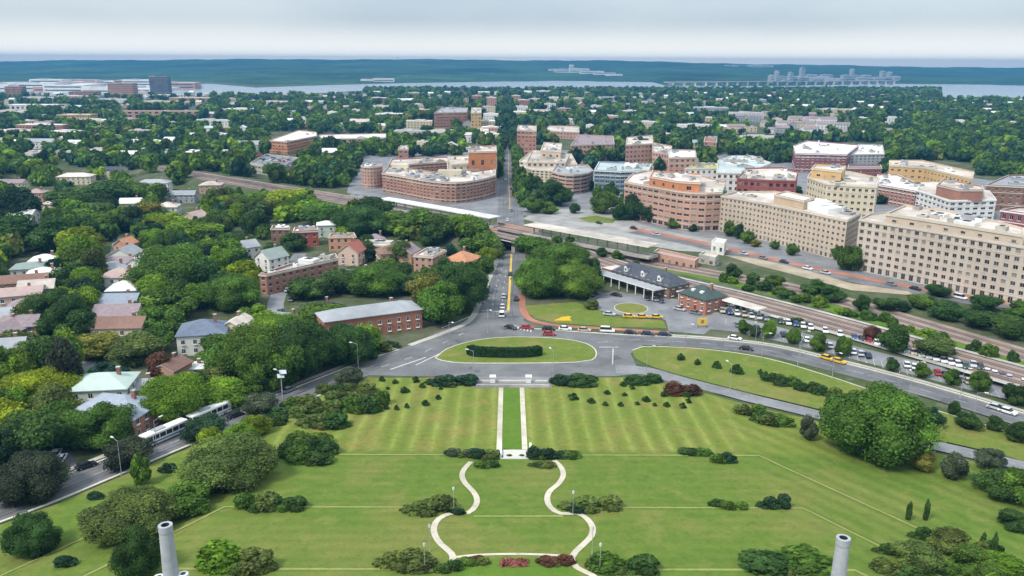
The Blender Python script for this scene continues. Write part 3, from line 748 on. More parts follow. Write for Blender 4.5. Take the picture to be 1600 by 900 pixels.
def house_geo(root, L_, W_, eh, rise, wm, rm, hip=False, chim=True, wins=True, ridge_x=True, wall_mat2=None, over=.45):
    """a small pitched-roof house, ridge along local x"""
    b = MB(); hx, hy = L_ / 2, W_ / 2
    for A, B in (((-hx, -hy), (hx, -hy)), ((hx, hy), (-hx, hy))): b.face([(*A, -1.5), (*B, -1.5), (*B, eh), (*A, eh)], wm)
    for s_ in (-1, 1):
        q = [(s_ * hx, -hy * s_, -1.5), (s_ * hx, hy * s_, -1.5), (s_ * hx, hy * s_, eh)]
        if not hip: q.append((s_ * hx, 0, eh + rise))
        q.append((s_ * hx, -hy * s_, eh)); b.face(q, wm)
    b.build('wall', root)
    r = MB(); ox, oy = hx + over, hy + over; dz = rise * over / hy; th = .22; hi = hy if hip else 0
    rx = ox - (hi + over if hip else 0)
    for s_ in (-1, 1):
        a, b_, c, d = (-ox, s_ * oy, eh - dz), (ox, s_ * oy, eh - dz), (rx, 0, eh + rise), (-rx, 0, eh + rise)
        up = lambda p: (p[0], p[1], p[2] + th)
        top = [up(a), up(b_), up(c), up(d)]; r.face(top if s_ < 0 else top[::-1], rm); r.face([a, b_, up(b_), up(a)] if s_ < 0 else [b_, a, up(a), up(b_)], rm)
        bot = [a, d, c, b_]; r.face(bot if s_ < 0 else bot[::-1], rm)
    for s_ in (-1, 1):
        if hip:
            q = [(s_ * ox, -s_ * oy, eh - dz + th), (s_ * ox, s_ * oy, eh - dz + th), (s_ * rx, 0, eh + rise + th)]; r.face(q, rm)
            r.face([(s_ * ox, -s_ * oy, eh - dz), (s_ * ox, s_ * oy, eh - dz), (s_ * ox, s_ * oy, eh - dz + th), (s_ * ox, -s_ * oy, eh - dz + th)], rm)
        else:
            r.face([(s_ * ox, -s_ * oy, eh - dz), (s_ * ox, 0, eh + rise), (s_ * ox, 0, eh + rise + th), (s_ * ox, -s_ * oy, eh - dz + th)], TRIM); r.face([(s_ * ox, 0, eh + rise), (s_ * ox, s_ * oy, eh - dz), (s_ * ox, s_ * oy, eh - dz + th), (s_ * ox, 0, eh + rise + th)], TRIM)
    ro = r.build('roof', root)
    if chim:
        c = MB(); c.box(hx * .45, hx * .45 + .9, .3, 1.1, eh + rise * .3, eh + rise + 1.2, rgbmat((.26, .12, .09))); c.box(hx * .45 - .08, hx * .45 + .98, .22, 1.18, eh + rise + 1.2, eh + rise + 1.4, CONC); c.build('chimney', ro)
    if wins:
        nfl = 2 if eh > 4.5 else 1; rz = root.rotation_euler.z
        for (px_, py_, ang, Ln) in ((0, -hy, 0, L_), (hx, 0, math.pi / 2, W_), (0, hy, math.pi, L_), (-hx, 0, -math.pi / 2, W_)):
            nx_, ny_ = math.sin(ang + rz), -math.cos(ang + rz)
            if nx_ * -root.location.x + ny_ * -root.location.y < 0: continue
            n = max(1, int(Ln / 3.2))
            for f_ in range(nfl):
                for k in range(n):
                    s_ = (k + .5) / n * Ln - Ln / 2
                    x = px_ + math.cos(ang) * s_ + math.sin(ang) * .03; y = py_ + math.sin(ang) * s_ - math.cos(ang) * .03
                    if f_ == 0 and k == n // 2 and ang == 0:
                        d = MB(); d.box(-.5, .5, -.06, .05, 0, 2.1, rgbmat((.12, .05, .04))); d.box(-.62, .62, -.03, .05, 2.1, 2.25, TRIMW); o = d.build('door', root, (x, y, .2)); o.rotation_euler.z = ang
                    else: link('window', pane_mesh(1.2, 1.5, None, TRIMW), root, (x, y, .9 + 2.8 * f_), ang)
def house(name, label, px, py, L_, W_, eh, rise, rot, wc, rc, hip=False, cat='house', group=None, zf=None, **k):
    """px, py: the middle of the roof in the photograph"""
    zc = eh + rise * .6; x, y = g(px, py, zc); z = float(H(x, y))
    r = empty(name, label, cat, (x, y, z), R(rot), group); house_geo(r, L_, W_, eh, rise, wc, rc, hip, **k); return r

# ------------------------------------------------------------------ vehicles and street furniture
CARM = {}
def car_meshes(col, van=False):
    key = (col, van)
    if key in CARM: return CARM[key]
    pm = mat('car_paint_%d_%d_%d' % tuple(int(c * 100) for c in col), col, .28, .03, .5, .02, .5)
    L_, W_, h1, h2 = (4.5, 1.78, .86, 1.46) if not van else (5.0, 1.95, 1.0, 1.95)
    prof = [(-2.25, .35), (-2.27, .62), (-2.1, .84), (-1.2, .92), (1.1, .90), (2.05, .74), (2.24, .55), (2.2, .32)]
    sx = L_ / 4.5; b = MB(); hw = W_ / 2; kz = h1 / .86
    pr = [(x * sx, z * kz) for x, z in prof]; n = len(pr)
    for s_, in ((-1,), (1,)):
        q = [(x, s_ * hw * (.94 if z > .8 * kz else 1), z) for x, z in pr]; b.face(q if s_ < 0 else q[::-1], pm)
    for i in range(n):
        (x0, z0), (x1, z1) = pr[i], pr[(i + 1) % n]; k0, k1 = (.94 if z0 > .8 * kz else 1), (.94 if z1 > .8 * kz else 1)
        b.face([(x0, -hw * k0, z0), (x0, hw * k0, z0), (x1, hw * k1, z1), (x1, -hw * k1, z1)], pm)
    rx0, rx1 = (-1.25, .35) if not van else (-2.3, .75)
    bx0, bx1 = (-1.85, 1.15) if not van else (-2.45, 1.5)
    zt = h2; zb = .88 * kz; wi, wo = hw * .76, hw * .92
    b.box(rx0, rx1, -wi, wi, zt - .04, zt, pm)
    body = b.mesh('body')
    gl = MB(); lo = [(bx0, -wo, zb), (bx1, -wo, zb), (bx1, wo, zb), (bx0, wo, zb)]; hi = [(rx0, -wi, zt - .03), (rx1, -wi, zt - .03), (rx1, wi, zt - .03), (rx0, wi, zt - .03)]
    for i in range(4): gl.face([lo[i], lo[(i + 1) % 4], hi[(i + 1) % 4], hi[i]], GLASS)
    cab = gl.mesh('window')
    CARM[key] = body, cab; return CARM[key]
_w = MB(); _w.tube((0, -.11, 0), (0, .11, 0), .33, .33, TYRE, 10); _w.tube((0, -.12, 0), (0, .12, 0), .19, .19, GREYM, 8); WHEEL = _w.mesh('wheel')
_w = MB(); _w.box(-.04, .04, -.2, .2, -.09, .09, WHITE); HEADL = _w.mesh('headlight')
CARCOL = {'white': (.75, .75, .74), 'silver': (.45, .46, .48), 'grey': (.17, .18, .19), 'black': (.02, .02, .023), 'red': (.42, .02, .02), 'blue': (.03, .07, .22), 'dark blue': (.02, .03, .07), 'yellow': (.70, .42, .02), 'beige': (.45, .38, .28), 'dark green': (.02, .06, .04)}
def car(x, y, heading, col, van=False, label=None, group='parked cars', parts=True, name='car', base=None):
    b, gl = car_meshes(CARCOL[col], van)
    e = link(name, None, None, (x, y, float(H(x, y)) + .09), heading); e['category'] = 'van' if van else 'car'; e['group'] = group
    link('body', b, e); link('window', gl, e)
    if parts:
        k = 1.11 if van else 1
        for sx in (-1.38, 1.38):
            for sy in (-.8, .8): link('wheel', WHEEL, e, (sx * k, sy, .33))
        for sy in (-.6, .6): link('headlight', HEADL, e, (2.2 * k, sy, .62))
    if label: e['label'] = label; THINGS.append(e)
    else: AUTO.append((e, base or '%s %s' % (col, 'van' if van else 'car'), x, y))
    return e
_l = MB(); _l.tube((0, 0, -.3), (0, 0, 8.2), .085, .05, GREYM, 8); _l.tube((0, 0, -.1), (0, 0, .5), .2, .17, GREYM, 8); LPOLE = _l.mesh('pole')
_l = MB(); _l.tube((0, 0, 8.0), (1.7, 0, 8.45), .05, .04, GREYM, 6); LARM = _l.mesh('arm')
_l = MB(); _l.box(1.5, 2.4, -.17, .17, 8.36, 8.54, TRIMW); LHEAD = _l.mesh('lamp_head')
_l = MB(); _l.tube((0, 0, -.2), (0, 0, 4.6), .055, .04, GREYM, 8); _l.tube((0, 0, -.1), (0, 0, .4), .14, .1, GREYM, 8); GPOLE = _l.mesh('pole')
_l = MB(); _l.tube((0, 0, 4.6), (0, 0, 5.1), .16, .24, TRIMW, 8); _l.tube((0, 0, 5.1), (0, 0, 5.3), .26, .05, GREYM, 8); GHEAD = _l.mesh('lamp_head')
def lamp(x, y, rz=0, label=None, garden=False, group=None):
    e = link('street_lamp' if not garden else 'garden_lamp', None, None, (x, y, float(H(x, y))), rz); e['category'] = 'lamp'; e['group'] = group or ('lamps along the roads' if not garden else 'lamps beside the curved paths')
    if garden: link('pole', GPOLE, e); link('lamp_head', GHEAD, e)
    else: link('pole', LPOLE, e); link('arm', LARM, e); link('lamp_head', LHEAD, e)
    if label: e['label'] = label; THINGS.append(e)
    else: AUTO.append((e, 'thin grey street lamp' if not garden else 'pale garden lamp', x, y))
    return e
# ------------------------------------------------------------------ buildings
BR = mat('brick_red', (.36, .175, .125), .9, .12, .5); BRP_ = mat('brick_pink', (.47, .275, .205), .9, .12, .5); BRO = mat('brick_orange', (.50, .26, .16), .9, .12, .5); BRM = mat('brick_maroon', (.24, .085, .085), .9, .12, .5)
BRB = mat('brick_brown', (.22, .12, .085), .9, .12, .5); BEI = mat('stone_beige', (.52, .42, .325), .9, .08, .4); BEI2 = mat('stone_tan', (.50, .38, .26), .9, .08, .4); CRE = mat('stone_cream', (.60, .52, .37), .9, .08, .4)
ORA = mat('stucco_orange', (.50, .20, .09), .9, .1, .4); OCH = mat('stucco_ochre', (.55, .36, .16), .9, .1, .4); GRY = mat('panel_grey', (.34, .35, .37), .8, .1); BLU = mat('panel_blue_grey', (.16, .22, .28), .5, .1); WHT = mat('wall_white', (.70, .68, .64), .85, .08)
RFP = mat('roof_pale', (.50, .435, .375), .95, .22, .3, .42); RFW = mat('roof_white', (.66, .645, .62), .9, .16, .3, .3); RFG = mat('roof_grey', (.30, .31, .325), .95, .15, .25, .2); RFD = mat('roof_slate', (.06, .065, .08), .8, .25, .9, .2); RFT = mat('roof_teal', (.40, .46, .45), .8, .12, .25, .2)
RFR = mat('roof_red', (.32, .11, .08), .9, .2, .8); RFB = mat('roof_brown', (.22, .13, .10), .9, .2, .8); RFM = mat('roof_mauve', (.27, .21, .22), .9, .2, .8); RFO = mat('roof_orange', (.48, .22, .12), .9, .18, .8); GRN = mat('awning_green', (.03, .22, .13), .7, .1)
LM = []; PROT = []; FOOT = []
def lm(phrase, r): LM.append((phrase, r.location.x, r.location.y)); return r
def prot(*q): PROT.append(q)

# -- the long curved brick block by the avenue
h = hb(678, 283, 316); zc = h
P = pixpoly([(597, 270), (620, 273.5), (640, 277), (660, 280.5), (678, 283), (696, 284.5), (712, 285), (729, 283.5), (745, 281), (760, 278), (774, 274), (775, 262), (742, 267), (712, 270), (680, 268), (650, 264), (608, 259)], h)
c = np.mean(np.array(P), axis=0)
r = lm('the curved red brick block', empty('curved_brick_office', 'long curved red brick office block with pale roof beside the avenue and rail platforms', 'office block', (c[0], c[1], 0)))
mass(r, P, 0, h, BR, RFP, 6, 3.7, .52, .55, units=14, mull=1)
cc = np.array(g(581, 262, h)); rad = 16 * mpp(*cc)
mass(r, [tuple(cc + rad * np.array((math.cos(t), math.sin(t) * 1.25))) for t in np.linspace(0, 2 * math.pi, 21)[:-1]], 0, h + 2, BRP_, RFP, 6, 4.6, .45, .5, units=3)
mass(r, pixpoly([(700, 268), (776, 261), (776, 244), (698, 247)], h), 0, h, BEI, RFP, 6, 4, .5, .5, units=6)
mass(r, pixpoly([(706, 257), (774, 252), (775, 241), (700, 244)], h + 4), h, h + 4, CRE, RFP, 1, 5, .3, .4, units=4)
mass(r, pixpoly([(606, 258), (700, 252), (700, 245), (612, 248)], h), 0, h, BR, RFP, 6, 4, .5, .5, units=3)
for q in ((626, 262, 12, 8), (703, 272, 16, 10)):
    b = MB(); x, y = g(q[0], q[1], h); b.box(-q[2] / 2, q[2] / 2, -q[3] / 2, q[3] / 2, 0, 3.6, CRE, RFP); b.build('penthouse', r, (x - c[0], y - c[1], h - .9))
prot(563, 238, 778, 328)
h2 = 15
lm('the orange-red rooftop block', block('orange_red_block', 'low block with an orange-red front just behind the curved brick office', pixpoly and [(733, 228), (775, 227), (776, 236), (732, 237)], 26, ORA, RFP, units=3, floors=2, bay=8, fw=.3, fh=.3)); prot(728, 222, 778, 240)

# -- right of the avenue
h = hb(830, 262, 288)
r = lm('the stepped cream office', block('stepped_office', 'stepped cream and brick office with layered pale roofs on the avenue corner', [(813, 260), (830, 264), (864, 266), (905, 262), (893, 240), (828, 238), (812, 250)], h, CRE, RFP, floors=6, bay=3.6, fw=.55, fh=.6, units=3))
mass(r, pixpoly([(823, 252), (884, 253), (890, 240), (832, 234)], h + 3.5), h, h + 3.5, BEI, RFP, 1, 4, .5, .5, units=4)
mass(r, pixpoly([(845, 234), (876, 236), (878, 224), (850, 222)], h + 9), h + 3.5, h + 9, BEI, RFP, 1, 6, .3, .3, units=2); prot(808, 219, 908, 286)
h = hb(890, 272, 303)
P = pixpoly([(862, 267), (872, 270), (884, 272), (896, 272.5), (908, 271.5), (919, 269.5), (927, 266), (918, 257), (870, 257)], h); c = np.mean(np.array(P), axis=0)
r = lm('the round-fronted brick block', empty('round_front_office', 'pink brick office with a rounded front beside the stepped cream office', 'office block', (c[0], c[1], 0))); mass(r, P, 0, h, BRP_, RFG, 5, 9, .88, .42, glass=GLASS, units=4); prot(860, 254, 928, 302)
h = hb(935, 266, 308)
r = lm('the blue-grey glass office', block('glass_office', 'blue-grey glass office with wide pale roof between two brick blocks', [(929, 265), (970, 267), (1013, 266), (1018, 255), (936, 252)], h, BLU, RFT, floors=6, bay=3.4, fw=.8, fh=.62, glass=GLASSB, units=6, trim=TRIMW)); prot(926, 246, 1020, 302)
h = hb(1058, 298, 358)
r = lm('the terraced orange brick office', block('terraced_office', 'orange brick office with setback terraces and green awnings facing the tracks', [(976, 283), (1003, 288), (1030, 292.5), (1058, 297.5), (1080, 300), (1104, 301), (1128, 300), (1134, 284), (1092, 272), (1010, 266), (988, 271)], h, BRP_, RFP, floors=6, bay=4.2, fw=.74, fh=.38, units=5, gfl=(.7, .1)))
mass(r, pixpoly([(1015, 275), (1060, 283), (1094, 285), (1096, 271), (1020, 266)], h + 5), h, h + 5, ORA, RFP, 1, 9, .22, .4, units=4)
for a in ((1063, 297), (1076, 298.5), (1128, 297)):
    x, y = g(a[0], a[1], h - 1); b = MB(); b.prism([(-2.2, -1.3), (2.2, -1.3), (2.2, 1.0), (-2.2, 1.0)], 0, 1.6, GRN); b.build('awning', r, (x - r.location.x, y - 1.3 - r.location.y, h - 2.4))
prot(972, 264, 1134, 360)
r = lm('the wide pale-roofed hall', block('pale_roofed_block', 'wide low block with a pale teal roof behind the terraced orange office', [(1120, 269), (1166, 270), (1205, 254), (1176, 243), (1142, 243), (1122, 250)], 17, WHT, RFT, floors=4, bay=4, fw=.5, fh=.5, units=10)); prot(1116, 240, 1204, 285)
r = lm('the maroon-banded brick office', block('maroon_band_office', 'dark red brick office with a maroon roof band behind the beige offices', [(1152, 278), (1200, 281), (1244, 282), (1247, 268), (1222, 261), (1166, 262)], 22, mat('brick_dark_red', (.30, .10, .085), .9, .12, .5), RFP, floors=5, bay=3.6, fw=.55, fh=.45, units=6, trim=BRM)); prot(1148, 258, 1248, 300)
# -- the two long beige offices by the tracks
hA = hb(1300, 339, 403)
r = lm('the beige office with white roof plant', block('beige_office', 'long beige stone office with shining white machinery on its roof', [(1127, 305), (1165, 311), (1202, 318), (1250, 328), (1300, 338.5), (1324, 343.5), (1345, 332), (1300, 318), (1255, 306), (1210, 298), (1150, 299)], hA, BEI, RFP, floors=7, bay=2.7, fw=.46, fh=.46, units=4, gfl=(.75, .05)))
mass(r, pixpoly([(1210, 303), (1256, 313), (1273, 308), (1228, 298)], hA + 4), hA, hA + 4, BEI2, RFW, 1, 6, .3, .3, win=False)
rr = random.Random(3)
for k in range(16):
    u = rr.random(); x, y = g(1218 + u * 92, 306 + u * 18 + rr.uniform(-4, 5), hA + 1); b = MB(); s_ = rr.uniform(1.2, 3.2)
    b.obox((0, 0), (.9, .43), s_ * 1.5, s_, 0, rr.uniform(1.6, 3.4), WHITE); b.build('roof_unit', r, (x - r.location.x, y - r.location.y, hA - .85))
prot(1124, 296, 1346, 400)
hB = hb(1440, 356, 440)
P = [(1343, 341.5), (1390, 349), (1440, 357), (1490, 365.5), (1540, 374), (1600, 384), (1690, 398), (1690, 376), (1600, 362), (1560, 354), (1480, 336), (1414, 328), (1360, 333)]
r = lm('the beige office with dark square windows', block('beige_office', 'largest beige stone office with rows of dark square windows and a pale setback top', P, hB, mat('stone_pale_beige', (.51, .43, .36), .9, .08, .4), RFP, floors=7, bay=3.1, fw=.52, fh=.52, units=6, gfl=(.8, .05)))
mass(r, pixpoly([(1385, 333), (1440, 341), (1520, 354), (1600, 367), (1600, 356), (1556, 344), (1480, 328), (1414, 320)], hB + 3.6), hB, hB + 3.6, BEI, RFP, 1, 7, .25, .3, units=7); prot(1340, 326, 1600, 445)
r = lm('the yellow-beige stepped office', block('stepped_beige_office', 'yellow-beige office with stepped top behind the beige office with white roof plant', [(1262, 276), (1292, 286), (1330, 289), (1370, 291), (1374, 277), (1326, 267), (1268, 266)], 25, CRE, RFP, floors=7, bay=3.6, fw=.5, fh=.42, units=4))
mass(r, pixpoly([(1268, 262), (1315, 267), (1322, 259), (1274, 256)], 30), 25, 30, OCH, RFP, 1, 8, .25, .25, units=2); prot(1258, 258, 1374, 330)
h = hb(1431, 298, 328)
r = lm('the white-roofed brick row', block('white_roof_office', 'red brick office with a long white roof behind the big beige office', [(1366, 287), (1398, 292), (1431, 298), (1446, 292), (1402, 272), (1372, 272)], h, BR, RFW, floors=5, bay=3.5, fw=.5, fh=.6, units=6, trim=TRIMW)); prot(1366, 270, 1440, 326)
h = hb(1484, 313, 347)
r = lm('the white-banded corner office', block('corner_office', 'white-banded brick office with a glazed corner and brick rooftop block', [(1432, 296), (1458, 304), (1484, 313), (1520, 312), (1557, 311), (1546, 298), (1472, 284), (1440, 285)], h, WHT, RFP, floors=4, bay=5, fw=.6, fh=.45, units=3, trim=TRIMW))
mass(r, pixpoly([(1464, 288), (1500, 296), (1537, 296), (1535, 290), (1475, 279)], h + 6), h, h + 6, BR, RFP, 1, 9, .2, .2, win=False, units=3); prot(1432, 280, 1560, 345)
r = lm('the ochre-walled block', block('ochre_block', 'pale-roofed block with an ochre wall in front of the dark woods', [(1390, 258), (1444, 261), (1520, 279), (1522, 268), (1442, 250), (1390, 250)], 14, OCH, RFP, floors=3, bay=5, fw=.4, fh=.3, units=6)); prot(1386, 246, 1525, 282)
r = lm('the dark brown brick block', block('brown_brick_block', 'dark brown brick block with flat roof at the edge of the woods', [(1541, 288), (1600, 291), (1670, 288), (1670, 272), (1576, 273)], 16, BRB, RFG, floors=4, bay=4, fw=.4, fh=.4, units=4)); prot(1541, 270, 1600, 325)
r = lm('the red and white banded block', block('banded_block', 'red brick block with a white upper band and dark windows behind the largest beige office', [(1564, 327), (1600, 332), (1680, 345), (1680, 330), (1592, 322)], 20, BRM, RFP, floors=4, bay=3.6, fw=.5, fh=.5, units=2, trim=TRIMW)); prot(1562, 320, 1600, 360)
h = hb(1250, 240, 270)
r = lm('the maroon brick block', block('maroon_block', 'maroon brick block with a white roof beyond the beige offices', [(1244, 239), (1282, 240), (1323, 241), (1342, 226), (1262, 219), (1240, 227)], h, BRM, RFW, floors=6, bay=4, fw=.55, fh=.5, units=5, trim=TRIMW))
mass(r, pixpoly([(1323, 241), (1382, 240), (1379, 226), (1342, 225)], h - 3), 0, h - 3, GRY, RFW, 5, 4, .45, .45, units=4); prot(1240, 217, 1384, 266)
r = block('low_maroon_block', 'low maroon brick building with ribbed front below the maroon brick block', [(1325, 262), (1378, 262), (1376, 257), (1326, 257)], 9, BRM, RFM, floors=2, bay=3, fw=.5, fh=.4); prot(1322, 254, 1380, 270)
for nm, lb, px, hh, wm, rm, fl in (
    ('brick_apartment_block', 'narrow red brick tower-like block beside the avenue trees', [(808, 203), (838, 204), (838, 196), (810, 195)], 24, BR, RFP, 6),
    ('pink_roofed_block', 'broad block with two-tone pink roof behind the stepped cream office', [(892, 226), (960, 224), (958, 212), (905, 210)], 16, BRP_, RFM, 4),
    ('courtyard_block', 'pink brick block around a tree-filled court with pale roof', [(978, 226), (1020, 224), (1020, 210), (980, 214)], 17, BRP_, RFP, 4),
    ('long_brick_wing', 'long brown-pink brick wing beside the tree-filled court', [(1020, 236), (1046, 240), (1050, 228), (1020, 222)], 17, BRP_, RFP, 4),
    ('brown_brick_apartments', 'brown-pink brick apartment block with white roof above the terraced office', [(1046, 246), (1088, 245), (1086, 234), (1044, 233)], 20, BRP_, RFW, 5),
    ('yellow_roofed_block', 'low block with a yellow-green flat roof behind the terraced office', [(1070, 263), (1122, 262), (1120, 255), (1090, 254)], 14, WHT, mat('roof_yellow', (.42, .40, .10), .9, .15), 3),
    ('pale_warehouse', 'long pale-roofed low block with pink end beside green trees', [(850, 204), (905, 206), (905, 197), (858, 196)], 9, BRP_, RFP, 2),
    ('long_red_office', 'red brick office slab standing above the houses west of the avenue', [(678, 176), (729, 175), (731, 168), (692, 167)], 24, BR, RFG, 6),
    ('ochre_tower_block', 'narrow ochre and cream block beside the red brick slab', [(736, 176), (752, 176), (752, 168), (737, 168)], 26, OCH, RFP, 6),
    ('small_red_house', 'boxy red brick building half hidden by trees behind the curved brick office', [(622, 233), (638, 233), (637, 228), (624, 228)], 9, BR, RFP, 2),
    ('red_box_building', 'small boxy red building among trees beyond the pale teal roof', [(1100, 220), (1120, 221), (1120, 214), (1102, 213)], 14, BR, RFR, 3)):
    lm('the ' + nm.replace('_', ' '), block(nm, lb, px, hh, wm, rm, floors=fl, bay=4, fw=.45, fh=.45, units=3))
    xs = [p[0] for p in px]; ys = [p[1] for p in px]; prot(min(xs), min(ys) - 2, max(xs), max(ys) + 10)
# -- left, beyond the tracks: school and parking deck
h = hb(446, 218, 238)
r = lm('the orange brick school', block('orange_brick_school', 'orange brick building with a long pale roof above the parking deck', [(420, 219), (448, 221), (495, 212), (494, 206), (466, 203)], h, ORA, RFW, cat='school', floors=4, bay=4, fw=.5, fh=.5, units=2)); prot(418, 201, 496, 240)
r = block('long_brick_school', 'long low brick school wing with a white roof and lawn in front', [(497, 217), (603, 215), (603, 208), (500, 210)], 9, BRP_, RFW, cat='school', floors=2, bay=5, fw=.4, fh=.5, units=2); prot(495, 205, 605, 224)
pd = lm('the open parking deck', block('parking_deck', 'open pale parking deck with cars on its top beside dense trees', [(391, 254), (436, 262), (466, 246), (416, 240)], 8, CONC, ASPH_L, cat='parking deck', floors=2, bay=6, fw=.8, fh=.35, par=1.1)); prot(390, 236, 468, 272)
# -- far left blocks
def far_block(name, label, x0, x1, yt, yb, wm, rm, floors, depth=None, cat='building', tower=False, lmk=None):
    X0, Y0 = gh(x0, yb); X1, Y1 = gh(x1, yb); hh = hb((x0 + x1) / 2, yt, yb); d = depth or max(12, abs(X1 - X0) * .5)
    r = empty(name, label, cat, ((X0 + X1) / 2, (Y0 + Y1) / 2 + d / 2, 0)); mass(r, [(X0, Y0), (X1, Y1), (X1, Y1 + d), (X0, Y0 + d)], 0, hh, wm, rm, floors, max(3.5, (X1 - X0) / 12), .5, .5, units=2, mull=0); prot(x0 - 1, yt - 2, x1 + 1, yb - 2)
    if lmk: lm(lmk, r)
    return r
far_block('dark_tower', 'dark bluish apartment tower rising alone above the far town', 235, 264, 119, 148, mat('tower_dark', (.10, .105, .125), .7, .1), RFG, 10, cat='tower', lmk='the dark apartment tower')
far_block('brick_highrise', 'broad reddish brick high-rise pair near the dark apartment tower', 170, 209, 130, 153, BRP_, RFG, 7, lmk='the reddish high-rise')
far_block('brick_highrise', 'square red brick high-rise at the far edge of the town', 9, 36, 135, 152, BR, RFG, 6, lmk='the square red high-rise')
far_block('ochre_row_block', 'ochre and pink long block with white roof at the edge of the suburb', 90, 142, 179, 192, OCH, RFW, 3, lmk='the ochre long block')
far_block('cream_block', 'cream box-shaped block with a red brick neighbour in the suburb', 34, 54, 188, 199, CRE, RFW, 2); far_block('red_brick_block', 'red brick cube-shaped block next to the cream box-shaped block', 55, 80, 190, 203, BR, RFG, 2)
far_block('pink_row', 'long row of pink and tan fronts below the dark apartment tower', 188, 312, 173, 184, BRP_, RFW, 2, 14, lmk='the long pink and tan row')
far_block('white_warehouse', 'long white warehouse with flat roof far off in the suburb', 2, 92, 164, 172, WHT, RFW, 1, 40); far_block('white_warehouse', 'second long white warehouse with bright roof beside dark trees', 96, 148, 166, 173, WHT, RFW, 1, 40)
far_block('red_roofed_school', 'wide far building with a red roof strip and brick ends', 108, 150, 143, 149, BR, RFR, 2, 30); far_block('white_shed', 'pale long shed beside the dark apartment tower', 238, 296, 148, 152, WHT, RFW, 1, 30)

# -- houses this side of the tracks
ps = []
def rowhouse(name, label, a, b, W_, eh, rise, wc, rc, hip, lmk, wide=6):
    zc = eh + rise; A, B = np.array(g(*a, zc)), np.array(g(*b, zc)); d = B - A; m = (A + B) / 2
    r = empty(name, label, 'terrace', (m[0], m[1], float(H(*m))), math.atan2(d[1], d[0])); house_geo(r, np.linalg.norm(d), W_, eh, rise, wc, rc, hip); lm(lmk, r); return r
rowhouse('brick_terrace', 'long brick terrace with pale grey pitched roof facing the junction', (500, 486), (650, 467), 11, 7.0, 2.2, mat('brick_warm', (.36, .15, .10), .9, .12, .5), RFG, True, 'the grey-roofed brick terrace'); prot(546, 460, 660, 506)
r = lm('the flat-roofed brick terrace', block('flat_roof_terrace', 'long dark red brick terrace with flat pale roof among trees', [(405, 427), (416, 428), (470, 416), (528, 403), (524, 395), (455, 411)], 8.5, BR, RFG, cat='terrace', floors=3, bay=3.6, fw=.4, fh=.5, units=5)); prot(402, 396, 530, 436); prot(404, 424, 466, 458)
for nm, lb, px, hh, wm, rm, fl, k in (
    ('brick_flat', 'brown brick flat-roofed house at the edge of the dense woods', [(423, 356), (452, 356), (452, 352), (426, 352)], 8, BRB, RFG, 2, 0),
    ('red_flat', 'red brick house with white flat roof and white window trims', [(458, 361), (497, 359), (496, 354), (460, 355)], 8, mat('brick_bright', (.38, .085, .07), .9, .1), RFW, 2, 1),
    ('orange_flat', 'orange brick flat-roofed house beside the red pitched roof', [(513, 369), (556, 368), (553, 363), (517, 364)], 7.5, BRO, RFG, 2, 1),
    ('white_roofed_flat', 'pale house with a broad white flat roof between coloured houses', [(566, 380), (610, 382), (606, 375), (572, 374)], 7.5, WHT, RFW, 2, 1),
    ('pale_roofed_brick', 'pink-brown brick cube house with white roof near the yellow tree', [(646, 398), (676, 400), (697, 390), (668, 386)], 8.5, BRP_, RFW, 3, 1)):
    r = block(nm + '_house', lb, px, hh, wm, rm, cat='house', floors=fl, bay=3.4, fw=.4, fh=.5, units=2)
    if k: lm('the ' + {'red_flat': 'white-roofed red house', 'orange_flat': 'orange flat-roofed house', 'white_roofed_flat': 'white flat-roofed house', 'pale_roofed_brick': 'pink-brown cube house'}[nm], r)
    xs = [p[0] for p in px]; ys = [p[1] for p in px]; prot(min(xs), min(ys), max(xs), max(ys) + 18)
PNK = mat('wall_pink', (.58, .42, .34), .9, .06); GRNW = mat('wall_pale_green', (.48, .55, .47), .9, .06); BLW = mat('wall_blue', (.30, .40, .55), .85, .08); TANW = mat('wall_tan', (.42, .27, .15), .9, .1)
RFGG = mat('roof_grey_green', (.24, .28, .26), .95, .15, .5); RFBL = mat('roof_blue_slate', (.14, .165, .22), .85, .2, .8); RFPK = mat('roof_dusty_pink', (.40, .29, .26), .95, .15, .6)
